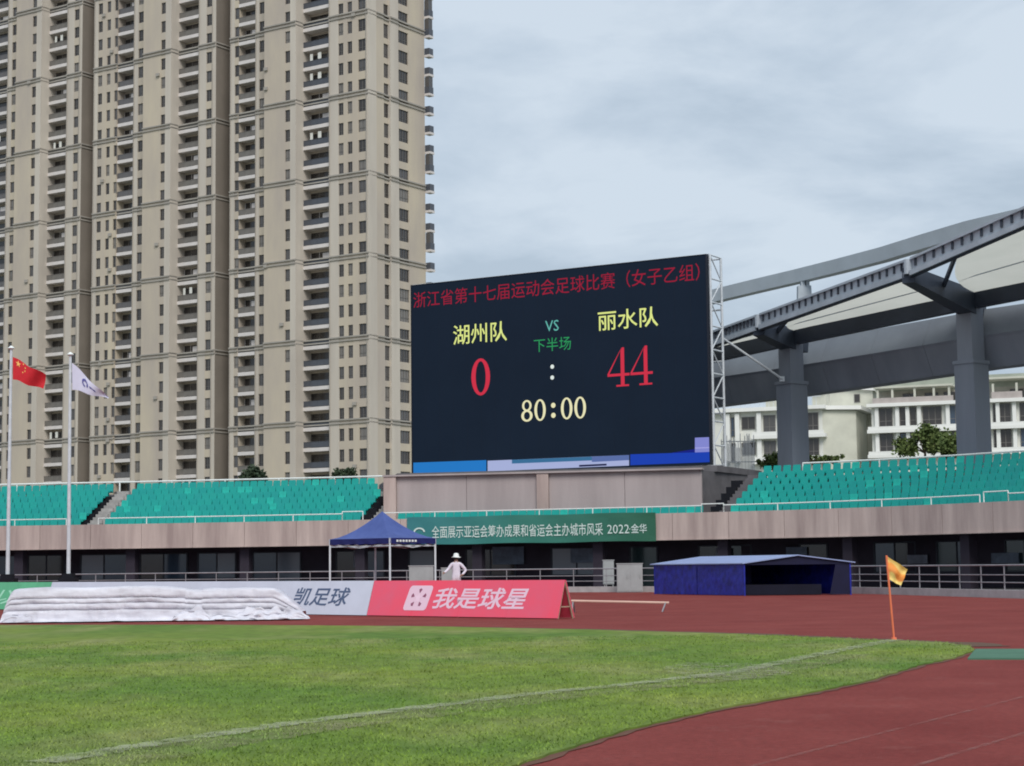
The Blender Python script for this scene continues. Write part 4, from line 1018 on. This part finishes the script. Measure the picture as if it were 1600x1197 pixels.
# ------------------------------------------------------------------ advertising boards (A-frames along the goal line)
AD=Vector((.70,-.714)).normalized(); AB=Vector((-AD.y,AD.x))
pR=gnd(871,967.5); pR=Vector((pR.x,pR.y)); rzA=math.atan2(AD.y,AD.x)
def uad(px,py=935):
    d=ray(px,py); b=-AD; return (pR.y*d.x-pR.x*d.y)/(b.x*d.y-b.y*d.x)
uJ=uad(573); HBd=.965; LEAN=.28; DEP=.62
def board(name,label,u0,u1,mt,group='advertising boards standing along the goal line'):
    o=pR-AD*u1; root=thing(name,label,'advertising board',(o.x,o.y,0),rzA,group=group); w=u1-u0
    n=max(1,round(w/2.0))
    for side in (0,1):
        for k in range(n if side else n):
            a=w*k/n+(.004 if k else 0); b=w*(k+1)/n-(.004 if k<n-1 else 0); m=MB()
            if side==0: m.hexa([(a,0,.02),(b,0,.02),(b,.02,.02),(a,.02,.02)],[(a,LEAN,HBd),(b,LEAN,HBd),(b,LEAN+.02,HBd),(a,LEAN+.02,HBd)])
            else: m.hexa([(a,DEP-.02,.02),(b,DEP-.02,.02),(b,DEP,.02),(a,DEP,.02)],[(a,LEAN+.03,HBd-.004),(b,LEAN+.03,HBd-.004),(b,LEAN+.05,HBd-.004),(a,LEAN+.05,HBd-.004)])
            part('face_panel' if side==0 else 'rear_panel',m,mt,root,(0,0,0))
    for k in range(n+1):
        a=min(max(w*k/n,.03),w-.03); m=MB(); m.bar((a,.04,0),(a,LEAN+.02,HBd-.03),.04,.03,up=(1,0,0)); m.bar((a,DEP-.04,0),(a,LEAN+.035,HBd-.03),.04,.03,up=(1,0,0)); m.bar((a,.1,.3),(a,DEP-.12,.3),.03,.03); part('support_frame',m,M_wood,root,(0,0,0))
    return root,w
def onb(X,Z,y): f=(Z-.02)/(HBd-.02); return (X,LEAN*f-.006-y,Z)
def redmat():
    m=mat('board_red_print',srgb(248,84,108),.45,.04,.8,col2=srgb(228,100,126)); return m
RB,w=board('advertising_board','red leaning advertising board with white star logo and white Chinese characters',0,uJ,redmat())
def xb(px): return w-uad(px)
M_pk=flat('board_letter_white',srgb(238,205,222),.5)
# logo: rounded tile
x0,x1_=xb(627),xb(668); sh=.16
def sheared(X,Z): return X+(Z-.5)*.22
V=[]; cxl=(x0+x1_)/2; hw=(x1_-x0)/2*.88; hz=.33; rr=.1; zc=.50
for (qx,qz,a0) in ((1,1,0),(-1,1,90),(-1,-1,180),(1,-1,270)):
    for k in range(5): a=R(a0+k*22.5); V.append((cxl+qx*(hw-rr)+rr*math.cos(a),zc+qz*(hz-rr)+rr*math.sin(a)))
m=MB(); m.add([onb(sheared(x,z),z,0) for x,z in V],[tuple(range(20))]); part('logo_tile',m,M_pk,RB,(0,0,0))
m=MB()
for k in range(5):
    a=math.pi/2+2*math.pi*k/5; c=(cxl+.24*math.cos(a),zc+.19*math.sin(a))
    tri=[(c[0]+.075*math.cos(a+q),c[1]+.07*math.sin(a+q)) for q in (R(180),R(60),R(0),R(-60))]; m.add([onb(sheared(x,z),z,.003) for x,z in tri],[(0,1,2,3)])
part('logo_mark',m,flat('logo_grey_red',srgb(150,90,115),.5),RB,(0,0,0))
m=MB()
s=star(m,cxl,zc,.17,0); m.add([onb(sheared(x,z),z,.003) for x,z in s],[tuple(range(10))]); part('logo_star',m,flat('logo_star_white',srgb(245,215,232),.5),RB,(0,0,0))
lettering(RB,'我是球星',xb(672),xb(818),.22,.77,0,M_pk,fn=onb,offset=.016,shear=.22)
uW=uad(70); WB,w2=board('advertising_board','long pale white advertising board with slate Chinese characters partly behind the covered pile',uJ+.03,uW,M_boardw)
def xw(px): return w2-(uad(px)-uJ-.03)
lettering(WB,'凯足球',xw(452),xw(540),.26,.78,0,flat('board_letter_slate',srgb(82,98,128),.5),fn=onb,offset=.014,shear=.22)
GB,w3=board('advertising_board','green advertising board at the left edge of the photo',uW+.03,uad(-160),M_boardg)
def xg(px): return w3-(uad(px)-uW-.03)
lettering(GB,'以',xg(-12),xg(27),.2,.72,0,flat('board_letter_mint',srgb(165,225,195),.5),fn=onb,offset=.0,shear=.22)

# ------------------------------------------------------------------ covered pile on the grass edge
def sheet_mat():
    m=mat('tarp_sheet',srgb(226,226,236),.6,.06,1.6,bump=.3,bscale=14,col2=srgb(186,184,194),spec=.3,vscale=(.5,1,3)); return m
pl=gnd(10,974.5); pr=gnd(470,969)
YP=pl.y; cpl=Vector((pl.x,pl.y,0)); cpr=Vector((pr.x,pl.y+.3,0))
PC=thing('covered_pile','long low pile of gear under a crumpled white sheet weighed down at the grass edge','covered pile',((pl.x+pr.x)/2,YP+.6,0))
Lx=pr.x-pl.x; nx=260
def topz(f):  # height along the pile
    base=.86+.05*math.sin(f*5)+.02*math.sin(f*17)
    if f<.02: base*=.75+.25*(f/.02)**.6
    if f>.90: base*=max(.28,1-((f-.90)/.10)**1.3*.72)
    if .60<f<.66: base-=.03
    return base
from mathutils import noise as mn
prof_=[(0.0,-.20),(.015,-.13),(.06,.0),(.15,.035),(.25,.045),(.345,.05),(.355,.10),(.37,.10),(.375,.065),(.46,.07),(.535,.07),(.545,.12),(.555,.12),(.562,.08),(.62,.09),(.68,.09),(.69,.14),(.70,.14),(.71,.10),(.80,.105),(.88,.12),(.94,.13),(.985,.17),(1.0,.24),(1.01,.45),(1.0,.9),(.8,1.05),(.4,1.12),(.0,1.25)]
V=[];cols=len(prof_)
for i in range(nx+1):
    f=i/nx; x=pl.x+Lx*f; h=topz(f)
    ragged=.06*mn.noise(Vector((x*3,0,0)))+.03*mn.noise(Vector((x*9,3,0)))
    for j,(zf,yf) in enumerate(prof_):
        z=zf*h; y=YP+yf+.3*f
        wr=mn.noise(Vector((x*1.4,z*4,2)))*.04+mn.noise(Vector((x*4+z*5,z*7,7)))*.03+abs(mn.noise(Vector((x*9-z*6,z*11,3))))*.03
        if zf<.3: wr+=mn.noise(Vector((x*4.5,z*2,4)))*.07
        if j==0: y+=ragged*1.5-.04; z=.034
        lean=-(.10*(1-zf)) if f<.02 else 0
        V.append(Vector((x+lean*2+.02*mn.noise(Vector((x,z*8,1))),y+wr,max(.033,z+.02*mn.noise(Vector((x*2.5,j,5)))))))
m=MB(); F=[(i*cols+j,(i+1)*cols+j,(i+1)*cols+j+1,i*cols+j+1) for i in range(nx) for j in range(cols-1)]
for c_ in (0,nx): F.append(tuple(c_*cols+j for j in (range(cols) if c_ else reversed(range(cols)))))
m.add(V,F); M_tarp=sheet_mat(); part('sheet',m,M_tarp,PC,smooth=True)
# loose crumpled skirt pieces
def crumple(cx_,cy_,w_,h_,seed,nm='sheet_fold'):
    rnd=random.Random(seed); m=MB(); nx_,ny_=22,9; V=[]
    for i in range(nx_+1):
        for j in range(ny_+1):
            u=i/nx_;v=j/ny_; x=cx_+(u-.5)*w_; hh=h_*math.sin(math.pi*u)**.5*(1-v)**.8
            z=.034+hh*(.75+.5*mn.noise(Vector((x*4+seed,v*3,0)))); y=cy_-v*.28-.12*mn.noise(Vector((x*5,v*4,seed)))*1.3
            V.append((x,y,max(.033,z)))
    m.add(V,[(i*(ny_+1)+j,i*(ny_+1)+j+1,(i+1)*(ny_+1)+j+1,(i+1)*(ny_+1)+j) for i in range(nx_) for j in range(ny_)]); part(nm,m,M_tarp,PC,smooth=True)
crumple(pl.x+Lx*.63,YP+.10,1.0,.42,3); crumple(pl.x+Lx*.87,YP+.22,1.5,.40,9); crumple(pl.x+Lx*.97,YP+.32,.9,.30,5); crumple(pl.x+Lx*.04,YP+.02,.8,.25,11); crumple(pl.x+Lx*.75,YP+.14,1.6,.16,15)
# ------------------------------------------------------------------ low barrier bar
pa=gnd(893,957); pb=gnd(1040,956); za,zb=at(893,939,pa.y).z,at(1047,942,pb.y).z
LB=thing('low_barrier','thin pale orange bar on short legs lying on the track beside the red board','barrier',(pa.x,pa.y,0))
m=MB(); m.tube((pa.x,pa.y,za),(pb.x+.1,pb.y,zb),.035,8); part('bar',m,mat('bar_paint',(.62,.42,.34,1),.5,.1,3),LB)
m=MB(); m.tube((pb.x,pb.y-.02,zb),(pb.x-.12,pb.y-.25,0),.022,6); m.tube((pb.x,pb.y+.02,zb),(pb.x-.05,pb.y+.3,0),.022,6); part('leg',m,M_rail,LB)
m=MB(); m.tube((pa.x+.05,pa.y,za),(pa.x,pa.y-.2,0),.022,6); m.tube((pa.x+.05,pa.y,za),(pa.x+.1,pa.y+.3,0),.022,6); part('leg',m,M_rail,LB)

# ------------------------------------------------------------------ pop-up tent
YT=66; ct=at(597.5,848,YT); zE=ct.z; zV=at(597,851,YT).z; apex=at(598,799,YT).z
TN=thing('popup_tent','blue pop-up tent on thin white legs standing behind the advertising boards','tent',(ct.x,YT,0))
hd=1.92; ang=[math.atan2(.06*s,-1) for s in (1,)]
cor=[Vector((-hd,.25,0)),Vector((.40,-hd,0)),Vector((hd,-.25,0)),Vector((-.40,hd,0))]
zE=at(597,842,YT).z; zV=at(597,851,YT).z
M_tb=mat('tent_fabric',srgb(80,98,160),.6,.08,1.5,col2=srgb(62,78,138)); M_tv=mat('tent_valance',srgb(28,32,92),.6,.1,1)
for k in range(4):
    a,b=cor[k],cor[(k+1)%4]; m=MB(); n=10; rows=6; P=[]
    for j in range(rows+1):
        f=j/rows; zz=zE+(apex-zE)*(f**1.6)
        for i in range(n+1):
            p=a.lerp(b,i/n)*(1-f); sag=-.05*math.sin(math.pi*i/n)*(1-f)*math.sin(math.pi*min(1,f*1.5)); P.append((p.x,p.y,zz+sag))
    m.add(P,[(j*(n+1)+i,j*(n+1)+i+1,(j+1)*(n+1)+i+1,(j+1)*(n+1)+i) for j in range(rows) for i in range(n)]); part('roof_panel',m,M_tb,TN,(0,0,0),smooth=True)
    m=MB(); P=[]
    for zz,dr in ((zE,0),(zV+.02,.03)):
        for i in range(n+1): p=a.lerp(b,i/n); q=p.normalized()*(dr*(i%2)); P.append((p.x+q.x,p.y+q.y,zz-(.03*(i%2) if dr else 0)))
    m.add(P,[(i,n+1+i,n+2+i,i+1) for i in range(n)]); part('valance',m,M_tv,TN,(0,0,0))
    m=MB(); m.box(a.x*.98-.03,a.x*.98+.03,a.y*.98-.03,a.y*.98+.03,0,zE); m.box(a.x*.98-.08,a.x*.98+.08,a.y*.98-.08,a.y*.98+.08,0,.015); part('leg',m,M_white_steel,TN,(0,0,0))
    m=MB(); q=(a+b)/2; m.bar((a.x*.97,a.y*.97,zV+.02),(q.x*.97,q.y*.97,zV-.12),.03,.03); m.bar((b.x*.97,b.y*.97,zV+.02),(q.x*.97,q.y*.97,zV-.12),.03,.03); m.bar((a.x*.97,a.y*.97,zV-.06),(b.x*.97,b.y*.97,zV-.06),.03,.04); part('scissor_frame',m,M_white_steel,TN,(0,0,0))
m=MB(); a,b=cor[1],cor[2]
for k in range(7):
    f0_=.12+k*.065; p=a.lerp(b,f0_); q=a.lerp(b,f0_+.045); o_=Vector((.7,-.7,0))*.035; p=p+o_; q=q+o_
    zc=(zE+zV)/2; m.add([(p.x,p.y,zc-.03),(q.x,q.y,zc-.03),(q.x,q.y,zc+.04),(p.x,p.y,zc+.04)],[(0,1,2,3)])
part('printed_strip',m,M_whiterail,TN,(0,0,0))

# ------------------------------------------------------------------ blue mat shelter
YB=77.5; g0=at(1163,900,YB); g1=at(1330,900,YB-.6); MS=thing('mat_shelter','low blue tarpaulin shelter with pale gable roof and open dark end standing on the track','shelter',(g0.x,g0.y,0),math.atan2(g1.y-g0.y,g1.x-g0.x))
gw=(Vector((g1.x-g0.x,g1.y-g0.y))).length; HE=at(1163,880,YB).z; HA_=at(1247,867,YB).z
M_bt2=mat('blue_tarp',srgb(42,54,172),.4,.2,3.2,col2=srgb(22,28,108),bump=.5,bscale=5); M_roofs=mat('shelter_roof_sheet',srgb(150,165,205),.5,.08,1.2)
# depth from left side: image x 1022 at eave
dl=ray(1022,900); crz,srz=math.cos(MS.rotation_euler.z),math.sin(MS.rotation_euler.z)
# skew: side wall runs back-left; find length
skx=-.62; 
def side(tt): return (g0.x+tt*(-srz+skx*crz), g0.y+tt*(crz+skx*srz))
tt=0
while True:
    x_,y_=side(tt); 
    if x_/y_<dl.x/dl.y or tt>20: break
    tt+=.02
DL=tt; print('shelter depth',DL,'gable',gw,HE,HA_)
def sk(x,y,z): return (x+skx*y,y,z)
n=2
for k in range(n):
    a,b=DL*k/n+.02,DL*(k+1)/n-.02; m=MB(); nn=12; P=[]
    for i in range(nn+1):
        y=a+(b-a)*i/nn
        for j in range(5): z=.02+(HE-.02)*j/4; P.append(sk(.03*mn.noise(Vector((y*3,z*2,k)))*1.6,y,z))
    m.add(P,[(i*5+j,i*5+j+1,(i+1)*5+j+1,(i+1)*5+j) for i in range(nn) for j in range(4)]); part('side_tarp',m,M_bt2,MS,(0,0,0),smooth=True)
m=MB(); P=[]
for i in range(13):
    y=DL*i/12
    for j in range(5): z=.02+(HE-.02)*j/4; P.append(sk(gw+.04*mn.noise(Vector((y*3,z*2,9))),y,z))
m.add(P,[(i*5+j,(i+1)*5+j,(i+1)*5+j+1,i*5+j+1) for i in range(12) for j in range(4)]); part('side_tarp',m,M_bt2,MS,(0,0,0),smooth=True)
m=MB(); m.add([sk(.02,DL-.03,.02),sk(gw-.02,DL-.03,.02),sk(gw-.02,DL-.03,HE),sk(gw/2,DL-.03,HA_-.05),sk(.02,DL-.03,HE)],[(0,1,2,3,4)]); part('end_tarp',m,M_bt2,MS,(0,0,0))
m=MB(); ov=.12
m.hexa([sk(-ov,-.1,HE-.03),sk(gw/2,-.1,HA_-.03),sk(gw/2,DL+.1,HA_-.03),sk(-ov,DL+.1,HE-.03)],[sk(-ov,-.1,HE+.01),sk(gw/2,-.1,HA_+.01),sk(gw/2,DL+.1,HA_+.01),sk(-ov,DL+.1,HE+.01)]); part('roof_sheet',m,M_roofs,MS,(0,0,0))
m=MB(); m.hexa([sk(gw/2,-.1,HA_-.035),sk(gw+ov,-.1,HE-.035),sk(gw+ov,DL+.1,HE-.035),sk(gw/2,DL+.1,HA_-.035)],[sk(gw/2,-.1,HA_+.005),sk(gw+ov,-.1,HE+.005),sk(gw+ov,DL+.1,HE+.005),sk(gw/2,DL+.1,HA_+.005)]); part('roof_sheet',m,M_roofs,MS,(0,0,0))
for px_,yy in ((0.02,0),(gw-.02,0),(gw/2,0),(.02,DL-.05),(gw-.02,DL-.05)):
    m=MB(); p=sk(px_,yy+.02,0); m.box(p[0]-.03,p[0]+.03,p[1]-.03,p[1]+.03,0,(HA_ if px_==gw/2 else HE)-.04)
    if px_!=gw/2: part('post',m,M_bt2,MS,(0,0,0))
M_gable=mat('gable_tarp_shaded',srgb(16,18,52),.6,.2,1.5)  # near-black navy: shade of the open interior put into the tarp's colour
m=MB(); m.add([sk(.02,0,HE-.08),sk(gw-.02,0,HE-.08),sk(gw-.02,0,HE-.03),sk(gw/2,0,HA_-.04),sk(.02,0,HE-.03)],[(0,1,2,3,4)]); part('gable_tarp_shaded',m,M_gable,MS,(0,0,0))
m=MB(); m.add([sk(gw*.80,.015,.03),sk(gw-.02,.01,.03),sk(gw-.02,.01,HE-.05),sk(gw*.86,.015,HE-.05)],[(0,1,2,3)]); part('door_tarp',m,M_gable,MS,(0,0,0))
# landing mat inside, near-black colour carries the shade of the interior
MT=thing('landing_mat','landing mat stored inside the blue shelter, interior shade in its near-black colour','mat',(g0.x,g0.y,0),MS.rotation_euler.z)
m=MB(); p=[sk(.35,.5,0),sk(gw-.9,.5,0),sk(gw-.9,DL-.5,0),sk(.35,DL-.5,0)]; m.hexa([(a,b,.02) for a,b,_ in p],[(a,b,.45) for a,b,_ in p]); part('foam_block',m,mat('mat_cover_shaded',(.006,.007,.02,1),.8,.2,2),MT,(0,0,0))

# ------------------------------------------------------------------ corner flag
cb=gnd(1397,1000); CFt=at(1385,868,cb.y)
CF=thing('corner_flag','orange corner flag pole with drooping yellow and orange flag at the pitch corner','corner flag',(cb.x,cb.y,0.0))
m=MB(); m.tube((0,0,.0),(CFt.x-cb.x,0,CFt.z),.019,10,.017); m.tube((0,0,0),(0,0,.045),.05,10,.04); part('pole',m,mat('pole_orange',srgb(225,120,85),.5,.1,4),CF,(0,0,0))
P=[at(a,b,cb.y)-Vector((cb.x,cb.y,0)) for a,b in ((1385.5,869),(1419,890),(1407,915),(1389,905))]
def flagm():
    m=bpy.data.materials.new('corner_flag_cloth'); m.use_nodes=True; nt=m.node_tree; b=nt.nodes['Principled BSDF']; b.inputs['Roughness'].default_value=.7
    a=N(nt,'ShaderNodeAttribute',attribute_name='u'); n=N(nt,'ShaderNodeTexNoise'); n.inputs['Scale'].default_value=5; t=N(nt,'ShaderNodeTexCoord'); nt.links.new(t.outputs['Object'],n.inputs['Vector'])
    r=N(nt,'ShaderNodeValToRGB'); nt.links.new(a.outputs['Fac'],r.inputs[0])
    r.color_ramp.elements[0].color=srgb(238,205,120); r.color_ramp.elements[1].color=srgb(240,215,130); r.color_ramp.elements[0].position=.22; r.color_ramp.elements[1].position=.78
    for p_,c_ in ((.34,srgb(232,150,62)),(.66,srgb(226,140,70))): e=r.color_ramp.elements.new(p_); e.color=c_
    nt.links.new(r.outputs[0],b.inputs['Base Color']); return m
m=MB(); nx_,nz_=16,12; V=[];uv=[]
for i in range(nx_+1):
    for j in range(nz_+1):
        u,v=i/nx_,j/nz_; p=P[0].lerp(P[1],u).lerp(P[3].lerp(P[2],u),v); V.append((p.x,p.y+.05*math.sin(u*8+v*3)*u+.02*math.sin(v*9),p.z)); uv.append(abs(v+.12*math.sin(u*6)))
m.add(V,[(i*(nz_+1)+j,i*(nz_+1)+j+1,(i+1)*(nz_+1)+j+1,(i+1)*(nz_+1)+j) for i in range(nx_) for j in range(nz_)])
o=part('flag_cloth',m,flagm(),CF,(0,0,0),smooth=True); A=o.data.attributes.new('u','FLOAT','POINT'); A.data.foreach_set('value',uv)

# ------------------------------------------------------------------ person in white
YPn=69.0; pp=at(713,900,YPn); sc=1.0
PS=thing('person','person in white shirt and brimmed white hat, hand on hip, behind the red board','person',(pp.x,pp.y,0),R(0))
def skin(name,verts,edges,radii,root_i,mt,parent,sub=2,loc=(0,0,0)):
    me=bpy.data.meshes.new(name); me.from_pydata(verts,edges,[]); o=link(name,me,parent,loc)
    a=o.modifiers.new('Skin','SKIN'); a.use_smooth_shade=True
    sv=me.skin_vertices[0].data
    for i,r_ in enumerate(radii): sv[i].radius=(r_,r_) if not isinstance(r_,tuple) else r_
    sv[root_i].use_root=True
    b=o.modifiers.new('Sub','SUBSURF'); b.levels=sub; b.render_levels=sub
    dg=bpy.context.evaluated_depsgraph_get(); bpy.context.view_layer.update(); em=bpy.data.meshes.new_from_object(o.evaluated_get(dg)); o.modifiers.clear(); o.data=em
    for m_ in mt: em.materials.append(m_)
    return o
H_=[(0,0,.95),(0,.0,1.12),(0,.01,1.32),(0,.0,1.47),(0,-.01,1.54),(0,-.02,1.62),(0,-.02,1.70),
    (-.17,.0,1.42),(-.30,-.03,1.24),(-.42,-.16,1.13),(-.46,-.20,1.11),
    (.17,.0,1.42),(.36,.04,1.20),(.22,-.10,1.03),(.18,-.12,1.01),
    (-.09,0,.88),(-.11,-.02,.50),(-.12,.02,.09),(-.13,-.12,.04),
    (.09,0,.88),(.12,-.02,.50),(.14,.02,.09),(.15,-.12,.04)]
E_=[(0,1),(1,2),(2,3),(3,4),(4,5),(5,6),(3,7),(7,8),(8,9),(9,10),(3,11),(11,12),(12,13),(13,14),(0,15),(15,16),(16,17),(17,18),(0,19),(19,20),(20,21),(21,22)]
Rr_=[(.16,.12),(.15,.11),(.17,.12),(.10,.08),.055,(.075,.09),(.07,.085),.07,.055,.04,.03,.07,.055,.04,.03,.095,.065,.045,.04,.095,.065,.045,.04]
M_skin=flat('person_skin',(.36,.22,.16,1),.6); M_shirt=mat('shirt_white',srgb(222,215,228),.8,.05,6); M_trs=mat('trousers_pale',srgb(215,195,205),.8,.05,5); M_shoe=flat('shoe_grey',(.2,.2,.22,1),.7)
body=skin('body',H_,E_,Rr_,0,[M_shirt,M_skin,M_trs,M_shoe],PS)
for p_ in body.data.polygons:
    c=p_.center; p_.material_index=1 if (c.z>1.50 or (abs(c.x)>.40 and c.z<1.14) or (c.z<1.06 and c.y<-.095 and c.x>.15 and c.z>.98)) else (3 if c.z<.10 else (2 if c.z<.90 else 0))
for sgn,hx_,hy,hz in ((-1,-.46,-.20,1.11),(1,.17,-.13,1.0)):
    vs=[(hx_,hy,hz)]; es=[]; rd=[.026]; 
    for k in range(4):
        a=(k-1.5)*.020; b=len(vs); vs+=[(hx_+sgn*a*.4-.03*(1 if sgn<0 else -1)*.5,hy-.035,hz+a-.01),(hx_+(-.03 if sgn<0 else -.04),hy-.065-.004*k,hz+a-.03)]; es+=[(0,b),(b,b+1)]; rd+=[.010,.008]
    b=len(vs); vs+=[(hx_,hy-.02,hz+.04),(hx_-.01,hy-.05,hz+.05)]; es+=[(0,b),(b,b+1)]; rd+=[.011,.009]
    skin('hand',vs,es,rd,0,[M_skin],PS,1)
m=MB()
def lathe(m,prof,n=20,cx=0,cy=-.02,ax=1,ay=1.1):
    b=len(m.v); V=[]; 
    for r_,z in prof:
        for k in range(n): a=2*math.pi*k/n; V.append((cx+r_*ax*math.cos(a),cy+r_*ay*math.sin(a),z+.01*math.sin(2*a)*(1 if r_>.12 else 0)))
    m.add(V,[(i*n+k,i*n+(k+1)%n,(i+1)*n+(k+1)%n,(i+1)*n+k) for i in range(len(prof)-1) for k in range(n)])
lathe(m,[(.17,1.675),(.175,1.685),(.105,1.715),(.10,1.77),(.085,1.815),(.04,1.835),(.001,1.84)]); part('hat',m,M_whiterail,PS,(0,0,0),smooth=True)
m=MB(); lathe(m,[(.055,1.48),(.07,1.50),(.062,1.53)],16,0,-.005); part('collar',m,M_shirt,PS,(0,0,0),smooth=True)
m=MB()
for ex in (-.03,.03): m.box(ex-.012,ex+.012,-.113,-.10,1.645,1.655)
m.box(-.022,.022,-.112,-.10,1.585,1.592); part('face_feature',m,M_frame,PS,(0,0,0))
m=MB(); m.hexa([(-.012,-.128,1.61),(.012,-.128,1.61),(.01,-.1,1.605),(-.01,-.1,1.605)],[(-.005,-.112,1.65),(.005,-.112,1.65),(.004,-.1,1.65),(-.004,-.1,1.65)]); part('nose',m,M_skin,PS,(0,0,0))
# hair back
m=MB(); lathe(m,[(.092,1.60),(.098,1.66),(.09,1.70)],16,0,.0); part('hair',m,flat('hair_black',(.015,.012,.012,1),.6),PS,(0,0,0),smooth=True)
print('objects',len(bpy.data.objects))
